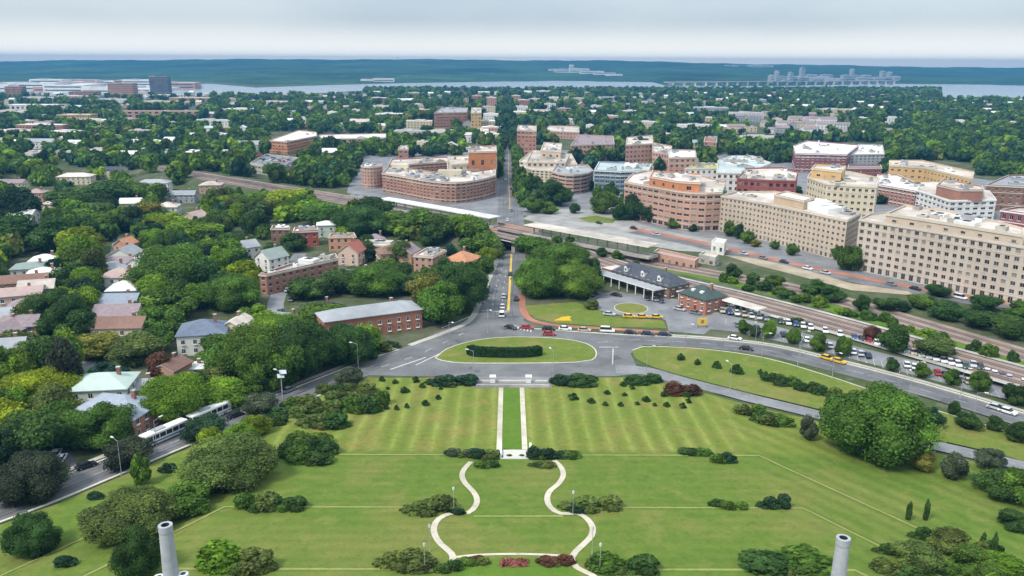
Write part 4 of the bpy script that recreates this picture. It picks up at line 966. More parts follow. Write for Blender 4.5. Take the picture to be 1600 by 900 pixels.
HS = [  # name, label, px, py, length, width, eave, rise, rotation, wall, roof, hip, landmark
    ('pink_house', 'pink gabled house with a dusky red roof beside the orange flat', 551, 383, 10, 8, 6, 3.5, 78, PNK, RFR, 0, 'the pink gabled house'),
    ('tan_house', 'tan house with a brown hipped roof behind leafy trees', 613, 386, 11, 9, 6, 2.8, 20, TANW, RFB, 1, 'the tan hipped house'), ('tan_house', 'tan gabled house with grey-brown roof next to the tan hipped house', 634, 386, 9, 8, 6, 3, 75, TANW, RFM, 0, None),
    ('orange_roof_house', 'small house with a bright orange roof rising over a big dark tree', 722, 397, 11, 10, 7, 3, 65, CRE, RFO, 1, 'the bright orange roof'),
    ('grey_roof_house', 'low house with a large plain grey roof deep among trees', 556, 424, 14, 9, 4.2, 2.4, 18, BRB, RFG, 0, 'the low grey-roofed house'),
    ('green_roof_house', 'white house with a steep grey-green roof behind a dark tree', 424, 393, 9, 8, 5.5, 3.4, 55, WHT, RFGG, 0, 'the grey-green steep roof'),
    ('dark_roof_house', 'house with dusky red roof beyond the white flat-roofed house', 586, 369, 8, 7, 6, 2.5, 15, WHT, RFM, 1, None),
    ('mint_house', 'pale mint narrow house against the dense woods', 510, 347, 8, 7, 6.5, 1.5, 10, GRNW, RFW, 1, None),
    ('cream_red_house', 'cream-walled house with a wide red-brown roof in the suburb', 189, 499, 13, 9, 6, 2.2, 4, mat('wall_cream', (.62, .54, .40), .9, .06), RFB, 0, 'the red-brown roofed cream house'),
    ('mauve_roof_house', 'house with a mauve-grey roof directly behind the cream house', 185, 480, 12, 9, 6, 2.6, 6, CRE, RFM, 0, None),
    ('blue_roof_house', 'pale blue house with a light roof and white gutters in the suburb', 194, 443, 9, 8, 6, 2.4, 8, BLW, RFW, 1, 'the pale blue house'),
    ('grey_slate_house', 'house with a plain blue-grey roof in front of the pale blue house', 182, 463, 13, 9, 5.6, 2.4, 5, GRY, mat('roof_blue_grey', (.24, .26, .31), .9, .15, .6), 0, None),
    ('pink_top_house', 'white house with a pink-grey hipped roof behind the pale blue house', 188, 423, 11, 9, 6, 2.4, 4, WHT, RFPK, 1, None),
    ('grey_porch_house', 'grey-roofed house in the middle of the suburb row', 190, 404, 11, 9, 5.5, 2.0, 4, GRY, RFM, 0, None),
    ('white_gable_house', 'white gabled house at the head of the suburb row', 196, 389, 9, 9, 6, 3, 86, WHT, RFG, 0, 'the white gabled house'), ('orange_gable_house', 'small house with an orange-brown gable above the white gabled house', 196, 375, 7, 6, 6, 2.5, 80, BRO, RFO, 0, None),
    ('white_tall_house', 'narrow white house beside a pointed tree in the suburb', 219, 403, 7, 6, 7, 2.4, 80, WHT, RFW, 0, None),
    ('beige_roof_house', 'house with a broad beige roof at the front of the outer row', 24, 452, 15, 11, 6, 1.6, 22, PNK, RFPK, 0, 'the broad beige roof'), ('brown_roof_house', 'tan-walled house with a brown roof behind the broad beige roof', 38, 432, 14, 9, 6, 2.0, 20, TANW, RFB, 0, None),
    ('white_green_house', 'white house with pale green roof in the outer row', 68, 421, 10, 9, 6.5, 2.0, 18, WHT, RFW, 1, 'the pale green-roofed house'), ('mint_roof_house', 'grey house with a mint-white low roof in the outer row', 48, 412, 11, 9, 6, 1.6, 16, GRNW, RFGG, 1, None), ('white_top_house', 'white house at the far end of the outer row', 70, 400, 9, 8, 6.5, 1.8, 14, WHT, RFW, 1, None),
    ('grey_lower_house', 'blue-grey roofed house below the broad beige roof', 12, 484, 13, 10, 5, 2.0, 12, GRY, RFG, 0, 'the blue-grey outer house'), ('slate_lower_house', 'brown-walled house with a dark slate roof beside the blue-grey outer house', 12, 506, 12, 9, 5, 2.4, 82, BRB, RFM, 0, None),
    ('grey_corner_house', 'grey house with white porch near the yellowish tree', 40, 470, 9, 8, 5.5, 2, 15, GRY, RFM, 1, None),
    ('blue_slate_house', 'house with a blue slate hipped roof and white dormers', 317, 505, 12, 11, 6.5, 3, 12, WHT, RFBL, 1, 'the blue slate roof'),
    ('pale_green_house', 'pale green house wrapped around a bluish spruce', 162, 588, 12, 10, 6, 2.4, 8, GRNW, mat('roof_pale_green', (.42, .50, .45), .9, .1), 1, 'the pale green house'),
    ('grey_blue_house', 'brick house with a big grey-blue roof near the bus street', 182, 624, 15, 11, 5.5, 3, -12, BR, mat('roof_grey_blue', (.28, .31, .36), .9, .15, .6), 1, 'the big grey-blue roof'),
    ('white_garage', 'small white flat garage between leafy trees', 299, 570, 6, 5, 2.6, .5, 10, WHT, RFW, 1, 'the white garage'), ('pink_porch_house', 'pink-brown house beside the white garage', 268, 566, 7, 6, 4.5, 1.6, 75, BRP_, RFB, 0, None),
    ('grey_shed_house', 'dark grey low roof beside the pale green house', 214, 596, 9, 7, 3.2, 1.6, 8, GRY, RFG, 0, None), ('pale_hidden_house', 'cream house half hidden beside the blue slate roof', 371, 500, 8, 7, 6, 2, 80, CRE, RFP, 0, None),
    ('dark_porch_house', 'low dark roof with red wall near the terrace car park', 498, 474, 9, 7, 3.6, 1.8, 12, BRB, RFD, 1, None), ('mint_canopy_house', 'rounded mint-grey low roof in front of the brick terrace end', 444, 491, 10, 6, 3.4, 1.4, -14, GRNW, RFGG, 1, None),
    ('grey_far_house', 'grey-roofed house among trees far along the outer street', 60, 366, 12, 8, 5.5, 1.8, 6, WHT, RFG, 0, None), ('white_far_house', 'white low house near the tall dark grove', 8, 362, 10, 8, 5.5, 1.8, 6, WHT, RFW, 0, None),
    ('cream_long_house', 'long cream house among trees below the tracks', 118, 272, 20, 10, 6, 2, 8, CRE, RFP, 1, 'the long cream house'), ('white_row_house', 'white row of gables among trees near the tracks', 150, 296, 24, 9, 6, 2.4, 4, WHT, RFW, 0, 'the white gabled row'),
    ('mint_gable_house', 'pale mint gabled house deep in the woods', 205, 312, 10, 8, 6, 2.4, 10, GRNW, RFW, 0, None), ('pink_gable_house', 'pink house with pale gable in the middle of the woods', 304, 333, 9, 8, 6, 2.6, 70, PNK, RFPK, 0, 'the pink gable in the woods'), ('grey_wood_house', 'grey long house half covered by trees', 285, 300, 14, 8, 5.5, 2, 5, GRY, RFG, 0, None),
    ('white_wood_house', 'white house with two gables at the edge of the dense woods', 375, 380, 12, 9, 6, 2.4, 40, WHT, RFG, 0, None), ('slate_edge_house', 'grey house with a steep slate roof at the picture edge below the outer row', 6, 534, 10, 8, 5.5, 2.6, 14, GRY, RFG, 0, None), ('tan_edge_house', 'tan house with a mauve roof next to the dark slate roof of the outer row', 34, 497, 9, 8, 5.5, 2.4, 12, TANW, RFM, 0, None),
    ('porch_row_house', 'white house with a grey hipped roof halfway up the inner suburb row', 176, 412, 10, 9, 6, 2, 4, WHT, RFG, 1, None), ('twin_gable_house', 'cream house with a pale roof behind the broad beige roof', 58, 441, 10, 8, 6, 2.4, 18, CRE, RFP, 0, None),
    ('pale_wood_house', 'pale house with a white roof in the trees above the outer street', 36, 330, 11, 8, 6, 2, 5, WHT, RFW, 0, None), ('long_wood_house', 'long grey-roofed house among trees west of the railway bend', 240, 282, 18, 9, 6, 2, 6, WHT, RFG, 1, None), ('brick_wood_house', 'brick house with a pale roof among trees north of the railway bend', 330, 285, 12, 9, 6, 2, 6, BRP_, RFP, 1, None), ('mauve_wood_house', 'mauve-roofed house in the upper woods near the picture edge', 20, 282, 14, 9, 6, 2, 4, CRE, RFM, 0, None), ('cream_wood_house', 'cream house with a slate roof in the upper woods', 180, 262, 13, 9, 6, 2, 4, CRE, RFD, 0, None), ('white_hip_house', 'white hipped house in the middle of the upper woods', 262, 318, 10, 9, 6, 2.2, 8, WHT, RFP, 1, None),
    ('red_wood_house', 'small red house among trees near the pale gabled row', 57, 297, 9, 8, 6, 2, 5, BRP_, RFPK, 1, None), ('beige_wood_house', 'small beige house in the trees beyond the white gabled row', 82, 314, 8, 7, 5, 2, 5, CRE, RFP, 1, None)]
for q in HS:
    r = house(q[0], q[1], q[2], q[3], q[4] * 1.18, q[5] * 1.18, *q[6:9], q[9], q[10], bool(q[11]), group='houses of the near suburb')
    if q[12]: lm(q[12], r)
    hw = q[4] * 1.15 / mpp(r.location.x, r.location.y) * .5; prot(q[2] - hw, q[3] - hw * .45, q[2] + hw, q[3] + hw * .55)
# dormers of the blue slate roof are small white boxes

# -- the railway station
X, Y, Z = gz(1000, 452)
A = np.array(g(972, 418, 6)); B = np.array(g(1062, 444, 6)); d = (B - A) / np.linalg.norm(B - A); nrm = np.array((d[1], -d[0])); mid = (A + B) / 2
r = lm('the dormered station', empty('railway_station', 'brick railway station with dark slate roof, three white dormers and pale canopy', 'station', (mid[0], mid[1], 1.0), math.atan2(d[1], d[0])))
Ls = float(np.linalg.norm(B - A)); house_geo(r, Ls, 11, 4.6, 3.8, BRB, RFD, True)
for k in (-.28, 0.02, .30):
    b = MB(); b.box(-.9, .9, -1.3, 1.0, 0, 1.7, TRIMW); b.face([(-1.1, -1.4, 1.7), (1.1, -1.4, 1.7), (0, -1.4, 2.5)], TRIMW); b.face([(-1.1, -1.4, 1.7), (0, -1.4, 2.5), (0, 1.6, 2.5), (-1.1, 1.4, 1.7)], RFD); b.face([(1.1, -1.4, 1.7), (1.1, 1.4, 1.7), (0, 1.6, 2.5), (0, -1.4, 2.5)], RFD)
    o = b.build('dormer', r, (k * Ls, -3.4, 5.4)); link('window', pane_mesh(1.1, 1.2, None, TRIMW), o, (0, -1.34, .3))
b = MB(); b.box(-Ls / 2 - 9, Ls / 2 - 2, -11.5, -6.2, 3.5, 3.9, TRIMW, RFG); b.build('canopy', r)
for k in range(9):
    b = MB(); b.box(-.14, .14, -.14, .14, -.2, 3.5, TRIMW); b.build('column', r, (-Ls / 2 - 8 + k * (Ls + 5) / 8, -11.2, 0))
b = MB(); b.box(-Ls / 2 - 8, -Ls / 2 + .3, -4, 4, 0, 4.0, BRB, RFP); b.build('annex', r)
A2 = g(1098, 459, 6); r2 = lm('the hip-roofed station pavilion', empty('station_pavilion', 'square brick pavilion with dark green hipped roof beside the railway station', 'station', (A2[0], A2[1], .8), math.atan2(d[1], d[0])))
house_geo(r2, 13, 11, 5.2, 3.2, mat('brick_warm', (.36, .15, .10)), mat('roof_dark_green', (.05, .075, .07), .8, .2, .8), True)
for k in (-1.8, 2.4):
    b = MB(); b.box(-.7, .7, -.7, .7, 0, 1.2, TRIMW); b.build('dormer', r2, (k, -3.0, 6.0))
m_ = (A + B) / 2; e0 = (np.array(A2) + mid) / 2
b = MB(); b.box(-5.5, 5.5, -2, 2, 2.9, 3.3, TRIMW, RFG)
o = empty('link_canopy', 'pale flat canopy joining the station to its square pavilion', 'canopy', ((A2[0] + B[0]) / 2, (A2[1] + B[1]) / 2, 1.0), math.atan2(d[1], d[0])); b.build('roof', o)
for k in (-4.5, 0, 4.5):
    b = MB(); b.box(-.12, .12, -1.6, -1.3, -.3, 2.9, TRIMW); b.build('column', o, (k, 0, 0))
prot(925, 404, 1135, 492)
def canopy(name, label, pa, pb, W_, zc, zb, rm, ncol, grp='platform canopies'):
    A, B = np.array(g(*pa, zc)), np.array(g(*pb, zc)); d = B - A; L_ = float(np.linalg.norm(d)); m = (A + B) / 2
    r = empty(name, label, 'canopy', (m[0], m[1], zb), math.atan2(d[1], d[0]), grp)
    b = MB(); b.box(-L_ / 2, L_ / 2, -W_ / 2, W_ / 2, zc - zb - .5, zc - zb, TRIMW, rm); b.build('roof', r)
    b = MB(); b.box(-L_ / 2, L_ / 2, -W_ * .42, W_ * .42, -.5, .6, CONC); b.build('platform', r)
    for k in range(ncol):
        b = MB(); b.box(-.22, .22, -.3, .3, .6, zc - zb - .5, CONC); b.build('column', r, ((k + .5) / ncol * L_ - L_ / 2, 0, 0))
    return lm('the ' + label.split(' over')[0].split(' beside')[0][5:] if False else 'the ' + ('long white' if 'white' in label else 'broad grey') + ' platform canopy', r)
canopy('platform_canopy', 'long white platform canopy beside the curved red brick block', (600, 309), (774, 339), 8, RZ + 5.5, RZ, RFW, 12)
canopy('platform_canopy', 'broad grey platform canopy over the metro tracks near the plaza', (828, 349), (1022, 383), 9, RZ + 5.5, RZ, RFP, 13)
canopy('platform_canopy', 'low pale platform canopy behind the station car park', (1135, 466), (1192, 482), 5, 5, 1.0, RFP, 6)
prot(596, 304, 782, 345)
for nm, lb, px, hh, wm, rm in (('signal_house', 'pale cube-shaped hut between the two railway lines', [(1092, 397), (1118, 402), (1124, 396), (1100, 392)], 5, CONC, RFP), ('pink_platform_building', 'low pink-brown roofed shelter beside the tracks', [(1020, 394), (1086, 407), (1092, 402), (1028, 388)], 5, BRP_, RFPK), ('white_bus_shelter', 'bright white rooftop shelter at the plaza edge', [(1112, 376), (1132, 380), (1136, 374), (1118, 371)], 6, WHT, RFW)):
    block(nm, lb, px, hh, wm, rm, cat='shelter', floors=1, bay=4, fw=.4, fh=.4, band=False)
# bridges over the avenue
for nm, W, lb, wd in (('railway_bridge', METRO, 'upper railway bridge with pink-brown parapet crossing the avenue', 14), ('railway_bridge', MAIN, 'lower railway bridge with dark underside over the avenue', 13)):
    i = min(range(len(W) - 1), key=lambda k: abs((W[k][0] + W[k + 1][0]) / 2 - .5)); a, b_ = np.array(W[i]), np.array(W[i + 1]); d = (b_ - a) / np.linalg.norm(b_ - a); t = (0.5 - a[0]) / (b_[0] - a[0]); c = a + (b_ - a) * t
    r = lm('the ' + lb.split(' with')[0], empty(nm, lb, 'bridge', (c[0], c[1], 0), math.atan2(d[1], d[0])))
    q = MB(); q.box(-15, 15, -wd / 2, wd / 2, RZ - 1.3, RZ + .05, DARK, BALL); q.build('deck', r)
    for s_ in (-1, 1):
        q = MB(); q.box(-15, 15, s_ * wd / 2 - .25, s_ * wd / 2 + .25, RZ - 1.6, RZ + 1.1, BRP_ if nm and W is METRO else DARK); q.build('parapet', r)
        q = MB(); q.box(-1.2, 1.2, -wd / 2, wd / 2, -3, RZ - 1.3, CONC); q.build('abutment', r, (s_ * 10.2, 0, 0))
lm('the road junction', type('o', (), {'location': Vector((*gh(790, 505), 0))})); lm('the oval island', type('o', (), {'location': Vector((*gh(805, 548), 0))})); lm('the station forecourt ring', type('o', (), {'location': Vector((*gh(986, 482), 0))}))
lm('the underpass', type('o', (), {'location': Vector((*gh(797, 398), 0))}))
# ------------------------------------------------------------------ trees seen one by one: column, foot row, width, height in the photograph
T = [(1362, 732, 148, 142, 'mid', 'hero', 'huge spreading deep green tree standing between the park drive and the lawn'),
     (52, 874, 66, 72, 'dark', 'heroround', None), (203, 852, 118, 100, 'olive', 'hero', None), (218, 908, 62, 84, 'dark', 'heroround', 'dark tall-crowned tree right beside the pale hollow pillar'), (290, 812, 75, 66, 'mid', 'round', None), (362, 772, 132, 90, 'olive', 'hero', None),
     (200, 737, 66, 54, 'purple', 'broad', None), (222, 762, 26, 52, 'mid', 'slim', None), (318, 694, 62, 44, 'deep', 'broad', None), (45, 794, 98, 92, 'purple', 'hero', 'wide dark purplish tree overhanging the road at the picture edge'), (405, 654, 54, 42, 'grey', 'broad', None),
     (402, 684, 42, 40, 'lime', 'round', None), (330, 700, 36, 36, 'lime', 'round', None), (374, 704, 52, 48, 'bright', 'round', None), (52, 712, 78, 76, 'mid', 'round', None), (106, 706, 66, 62, 'mid', 'broad', None), (166, 704, 86, 78, 'mid', 'heroround', None),
     (70, 652, 104, 84, 'lime', 'hero', 'lime green round tree glowing beside the suburban side street'), (272, 668, 108, 90, 'bright', 'hero', None), (350, 646, 76, 50, 'bright', 'broad', None), (105, 632, 48, 96, 'purple', 'oval', None), (168, 610, 56, 50, 'blue', 'cone', None), (216, 578, 80, 44, 'olive', 'broad', None),
     (150, 566, 70, 44, 'yellow', 'broad', None), (94, 532, 76, 76, 'dark', 'heroround', None), (94, 474, 50, 36, 'dark', 'round', None), (252, 602, 36, 54, 'russet', 'oval', 'rust-brown narrow tree beside the white garage'), (205, 670, 36, 48, 'russet', 'oval', 'rust-brown tree in front of the big grey-blue roof'), (348, 572, 72, 50, 'mid', 'round', None), (398, 612, 104, 112, 'mid', 'hero', None), (470, 600, 104, 108, 'dark', 'hero', None),
     (536, 580, 96, 80, 'dark', 'hero', None), (440, 552, 96, 66, 'bright', 'hero', None), (508, 524, 80, 54, 'mid', 'broad', None), (404, 528, 62, 56, 'bright', 'round', None), (545, 606, 42, 36, 'grey', 'round', None), (340, 618, 60, 50, 'olive', 'round', None),
     (12, 640, 50, 50, 'dark', 'round', None), (26, 566, 60, 50, 'olive', 'round', None), (48, 520, 40, 50, 'olive', 'oval', None), (250, 540, 70, 62, 'mid', 'round', None), (268, 478, 118, 94, 'mid', 'hero', None), (360, 494, 88, 68, 'mid', 'hero', None), (262, 512, 80, 64, 'mid', 'round', None), (316, 470, 80, 50, 'bright', 'broad', None),
     (128, 446, 62, 74, 'bright', 'oval', None), (118, 462, 60, 50, 'dark', 'round', None), (150, 452, 40, 60, 'olive', 'oval', None), (96, 446, 34, 40, 'deep', 'oval', None), (128, 404, 60, 46, 'lime', 'round', None), (150, 376, 70, 46, 'mid', 'broad', None), (245, 392, 60, 44, 'deep', 'cone', None), (350, 426, 66, 50, 'bright', 'round', None), (220, 360, 60, 40, 'yellow', 'broad', None), (300, 396, 80, 50, 'bright', 'broad', None), (370, 404, 54, 40, 'mid', 'round', None),
     (30, 400, 70, 60, 'dark', 'round', None), (80, 400, 60, 56, 'dark', 'round', None), (30, 356, 60, 56, 'deep', 'oval', None), (130, 350, 80, 40, 'dark', 'broad', None), (170, 338, 80, 44, 'dark', 'broad', None), (228, 330, 60, 40, 'mid', 'broad', None),
     (562, 380, 84, 58, 'dark', 'hero', None), (626, 376, 74, 44, 'mid', 'broad', None), (690, 386, 66, 38, 'mid', 'round', None), (748, 404, 60, 60, 'mid', 'round', None), (722, 384, 56, 34, 'bright', 'broad', None), (764, 398, 30, 40, 'bright', 'oval', None), (500, 360, 60, 40, 'mid', 'broad', None), (440, 340, 70, 40, 'lime', 'broad', None), (390, 345, 60, 40, 'mid', 'broad', None), (585, 358, 60, 32, 'dark', 'round', None), (655, 368, 50, 30, 'mid', 'round', None),
     (540, 466, 70, 44, 'dark', 'broad', None), (590, 472, 94, 56, 'mid', 'hero', None), (608, 446, 60, 44, 'mid', 'round', None), (485, 476, 64, 42, 'dark', 'broad', None), (575, 412, 44, 36, 'dark', 'round', None), (625, 420, 44, 44, 'olive', 'round', None), (545, 446, 40, 30, 'mid', 'round', None), (430, 420, 40, 40, 'dark', 'round', None), (460, 398, 40, 34, 'dark', 'round', None), (535, 392, 34, 36, 'lime', 'round', None), (575, 402, 30, 36, 'dark', 'round', None),
     (668, 478, 62, 54, 'yellow', 'round', 'yellow-green airy tree beside the pink-brown cube house'), (724, 496, 78, 90, 'dark', 'heroround', 'big dark green tree at the bend of the avenue below the orange roof'), (690, 440, 36, 40, 'dark', 'round', None), (700, 490, 40, 44, 'bright', 'oval', None), (640, 466, 40, 34, 'blue', 'round', None), (775, 408, 30, 30, 'olive', 'round', None), (700, 420, 30, 40, 'blue', 'oval', None),
     (836, 420, 62, 38, 'mid', 'broad', None), (845, 474, 84, 74, 'mid', 'hero', None), (900, 474, 84, 66, 'mid', 'hero', None), (875, 440, 90, 54, 'mid', 'hero', None), (922, 450, 34, 48, 'dark', 'round', None), (924, 486, 22, 20, 'olive', 'round', None),
     (832, 338, 36, 30, 'mid', 'round', None), (870, 328, 44, 44, 'dark', 'round', None), (850, 322, 36, 34, 'dark', 'round', None), (943, 340, 44, 40, 'mid', 'round', None), (992, 350, 40, 46, 'dark', 'round', None), (1015, 352, 36, 36, 'dark', 'round', None), (1038, 352, 30, 28, 'dark', 'round', None), (898, 336, 18, 18, 'dark', 'round', None), (905, 300, 16, 18, 'dark', 'round', None), (922, 300, 16, 18, 'dark', 'round', None), (820, 312, 26, 34, 'mid', 'round', None), (955, 318, 26, 34, 'dark', 'round', None), (900, 262, 24, 30, 'deep', 'round', None), (1000, 250, 30, 34, 'dark', 'round', None), (1375, 322, 22, 16, 'deep', 'round', None),
     (1082, 364, 14, 14, 'deep', 'round', None), (1115, 354, 26, 24, 'olive', 'round', None), (1140, 372, 22, 26, 'mid', 'round', None), (1168, 384, 20, 24, 'mid', 'round', None), (1154, 376, 16, 26, 'dark', 'round', None), (1180, 388, 16, 14, 'yellow', 'round', None), (1210, 392, 14, 16, 'mid', 'round', None), (1238, 402, 18, 22, 'mid', 'round', None), (1252, 390, 26, 20, 'dark', 'round', None), (1312, 410, 26, 28, 'mid', 'round', None), (1326, 428, 36, 42, 'mid', 'round', None), (1418, 432, 18, 28, 'mid', 'oval', None), (1450, 437, 18, 20, 'mid', 'round', None), (1493, 446, 16, 22, 'olive', 'round', None), (1510, 449, 16, 18, 'olive', 'round', None), (1556, 462, 26, 24, 'dark', 'round', None), (1592, 462, 20, 18, 'dark', 'round', None),
     (812, 302, 24, 28, 'mid', 'round', None), (814, 282, 20, 26, 'dark', 'round', None), (816, 268, 18, 22, 'mid', 'round', None), (968, 348, 26, 28, 'dark', 'round', None), (978, 332, 24, 32, 'mid', 'round', None), (1012, 338, 26, 28, 'dark', 'round', None), (1032, 348, 28, 32, 'mid', 'round', None), (1052, 360, 22, 20, 'mid', 'round', None), (1100, 352, 18, 20, 'mid', 'round', None), (860, 304, 22, 24, 'mid', 'round', None), (880, 304, 20, 22, 'dark', 'round', None), (936, 316, 22, 26, 'mid', 'round', None), (840, 302, 20, 26, 'dark', 'round', None), (828, 294, 18, 24, 'dark', 'round', None), (1245, 306, 16, 14, 'dark', 'round', None), (885, 318, 22, 24, 'mid', 'round', None), (858, 338, 26, 22, 'mid', 'round', None),
     (1162, 524, 18, 26, 'mid', 'oval', None), (1201, 531, 20, 32, 'bright', 'oval', None), (1240, 541, 22, 30, 'mid', 'oval', None), (1277, 552, 24, 32, 'mid', 'oval', None), (1317, 560, 24, 36, 'mid', 'oval', None), (1180, 528, 16, 22, 'grey', 'oval', None), (1397, 556, 40, 50, 'dark', 'round', None), (1362, 535, 26, 26, 'russet', 'broad', None), (1460, 566, 56, 34, 'olive', 'broad', None), (1394, 582, 18, 22, 'dark', 'round', None), (1440, 592, 22, 26, 'mid', 'round', None), (1486, 604, 22, 28, 'mid', 'oval', None), (1530, 616, 28, 36, 'mid', 'round', None), (1586, 634, 32, 34, 'dark', 'round', None),
     (1412, 490, 18, 20, 'deep', 'round', None), (1345, 490, 26, 30, 'dark', 'round', None), (1270, 464, 36, 28, 'dark', 'round', None), (1300, 476, 36, 30, 'dark', 'round', None), (1210, 452, 28, 22, 'mid', 'round', None), (1145, 438, 24, 26, 'dark', 'round', None), (1175, 448, 20, 22, 'dark', 'slim', None), (1385, 490, 36, 26, 'dark', 'broad', None), (1480, 506, 50, 36, 'dark', 'broad', None), (1530, 520, 50, 36, 'dark', 'broad', None), (1580, 536, 50, 40, 'dark', 'broad', None), (1440, 488, 40, 24, 'mid', 'broad', None), (1540, 490, 40, 24, 'dark', 'broad', None), (1465, 468, 34, 18, 'dark', 'broad', None), (1590, 500, 34, 28, 'mid', 'round', None), (940, 404, 18, 18, 'dark', 'round', None), (965, 408, 20, 18, 'mid', 'round', None), (870, 382, 16, 14, 'mid', 'round', None), (890, 384, 14, 14, 'mid', 'round', None), (1008, 412, 20, 16, 'mid', 'round', None),
     (1262, 690, 26, 42, 'grey', 'round', None), (1454, 672, 32, 38, 'deep', 'round', None), (1490, 650, 16, 24, 'dark', 'oval', None), (1513, 674, 34, 32, 'dark', 'round', None), (1555, 676, 22, 26, 'dark', 'oval', None), (1590, 694, 34, 36, 'dark', 'round', None), (1490, 752, 34, 44, 'grey', 'oval', None), (1441, 740, 28, 36, 'yellow', 'oval', None), (1545, 738, 36, 40, 'grey', 'round', None), (1560, 784, 60, 52, 'dark', 'round', None), (1592, 792, 50, 60, 'mid', 'round', None), (1585, 830, 44, 34, 'dark', 'round', None), (1480, 868, 50, 46, 'olive', 'oval', None), (1522, 900, 60, 50, 'mid', 'round', None), (1572, 906, 60, 44, 'bright', 'round', None), (1430, 896, 60, 36, 'olive', 'broad', None)]
for cx, by, w_, h_, tone, kind, lb in T:
    x, y, wd, ht = at_tree(cx, by, w_, h_)
    if kind.startswith('hero') and w_ < 90: kind = 'round' if kind == 'heroround' and w_ < 60 else kind
    tree(x, y, wd * .93, ht * .95, tone, kind, lb, clear=.05 if w_ > 50 else .1)
n_hand = len(T)

# fill of the wooded suburb and everything beyond, largest first as trees of their own, the rest one mass
ROADS = [(KING, 9.0, 60), (WEST, 7.5, 0), (EAST, 7, 0), (DRIVE, 5, 0), (FRONT, 7, 0), (SIDE1, 5, 0), (SIDE2, 3.5, 0), (SIDE3, 4, 0), (SIDE4, 3, 0), (METRO, 10, 0), (MAIN, 9, 0)]
def free(x, y):
    for W, d, _ in ROADS:
        if float(dist_poly(x, y, W)) < d: return False
    return True
LEFTW = [(0, 250), (300, 275), (560, 322), (700, 352), (776, 372), (776, 400), (745, 470), (700, 505), (600, 540), (560, 560), (470, 600), (400, 632), (340, 648), (250, 676), (160, 702), (60, 722), (0, 732)]
def overlaps(cx, by, w_, h_, lim=.10):
    a = w_ * h_
    for x0, y0, x1, y1 in PROT:
        ix = min(cx + w_ / 2, x1) - max(cx - w_ / 2, x0); iy = min(by, y1) - max(by - h_, y0)
        if ix > 0 and iy > 0 and ix * iy > lim * min(a, (x1 - x0) * (y1 - y0)): return True
    return False
PTS = [(at_tree(*q[:4])) for q in T]
GRIDC = {}
def near_ok(x, y, rad):
    k = (int(x // 20), int(y // 20))
    for a in (-1, 0, 1):
        for b in (-1, 0, 1):
            for (px, py, pr) in GRIDC.get((k[0] + a, k[1] + b), ()):
                if math.hypot(px - x, py - y) < .62 * (rad + pr): return False
    return True
def put(x, y, rad): GRIDC.setdefault((int(x // 20), int(y // 20)), []).append((x, y, rad))
for x, y, wd, ht in PTS: put(x, y, wd / 2)
# ------------------------------------------------------------------ the far town
def far_mesh(kind, W_, D_, Hh, wm, rm):
    b = MB()
    if kind == 'flat':
        b.prism([(-W_ / 2, -D_ / 2), (W_ / 2, -D_ / 2), (W_ / 2, D_ / 2), (-W_ / 2, D_ / 2)], -1, Hh, wm, rm)
        b.box(-W_ * .2, W_ * .1, -D_ * .15, D_ * .2, Hh, Hh + 1.4, TRIM, rm)
    else:
        ri = min(W_, D_) * .28; b.prism([(-W_ / 2, -D_ / 2), (W_ / 2, -D_ / 2), (W_ / 2, D_ / 2), (-W_ / 2, D_ / 2)], -1, Hh, wm, wm)
        o_ = .4
        for s_ in (-1, 1):
            q = [(-W_ / 2 - o_, s_ * (D_ / 2 + o_), Hh - .2), (W_ / 2 + o_, s_ * (D_ / 2 + o_), Hh - .2), (W_ / 2 + o_, 0, Hh + ri), (-W_ / 2 - o_, 0, Hh + ri)]; b.face(q if s_ < 0 else q[::-1], rm)
            q = [(s_ * W_ / 2, -D_ / 2, Hh), (s_ * W_ / 2, D_ / 2, Hh), (s_ * W_ / 2, 0, Hh + ri * .97)]; b.face(q, wm)
    return b
WALLS = [('white', WHT), ('cream', CRE), ('red brick', BR), ('pink-brown', BRP_), ('grey', GRY), ('beige', BEI), ('brown', BRB)]; ROOFS = [('white', RFW), ('grey', RFG), ('pale', RFP), ('mauve', RFM), ('slate', RFD), ('teal', RFT)]
def far_house(px, py, kind, W_, D_, Hh, wi, ri, rot, group='houses of the far town', name='far_house', cat='house'):
    x, y = g(px, py); nfl = max(1, int(Hh // 3.2))
    o = far_mesh(kind, W_, D_, Hh, WALLS[wi][1], ROOFS[ri][1]).build(name, None, (x, y, 0)); o.rotation_euler.z = rot
    wn_ = MB()
    for f_ in range(nfl):
        n = max(2, int(W_ / 4))
        for k in range(n):
            xx = -W_ / 2 + (k + .5) * W_ / n; wn_.box(xx - .6, xx + .6, -D_ / 2 - .04, -D_ / 2 + .02, 1 + 3.2 * f_, 2.5 + 3.2 * f_, GLASS)
    q = wn_.build('window', o); q['kind'] = 'stuff'
    o['category'] = cat; o['group'] = group
    AUTO.append((o, '%s %s with %s %s roof' % (WALLS[wi][0], ('house' if W_ < 16 else ('row' if kind == 'gable' else 'block')), ROOFS[ri][0], 'pitched' if kind == 'gable' else 'flat'), x, y))
rr = random.Random(21); HP = []
tries = 0
prot(300, 262, 365, 284); prot(365, 272, 430, 296); prot(430, 282, 500, 306); prot(500, 292, 560, 318); prot(560, 304, 600, 324)
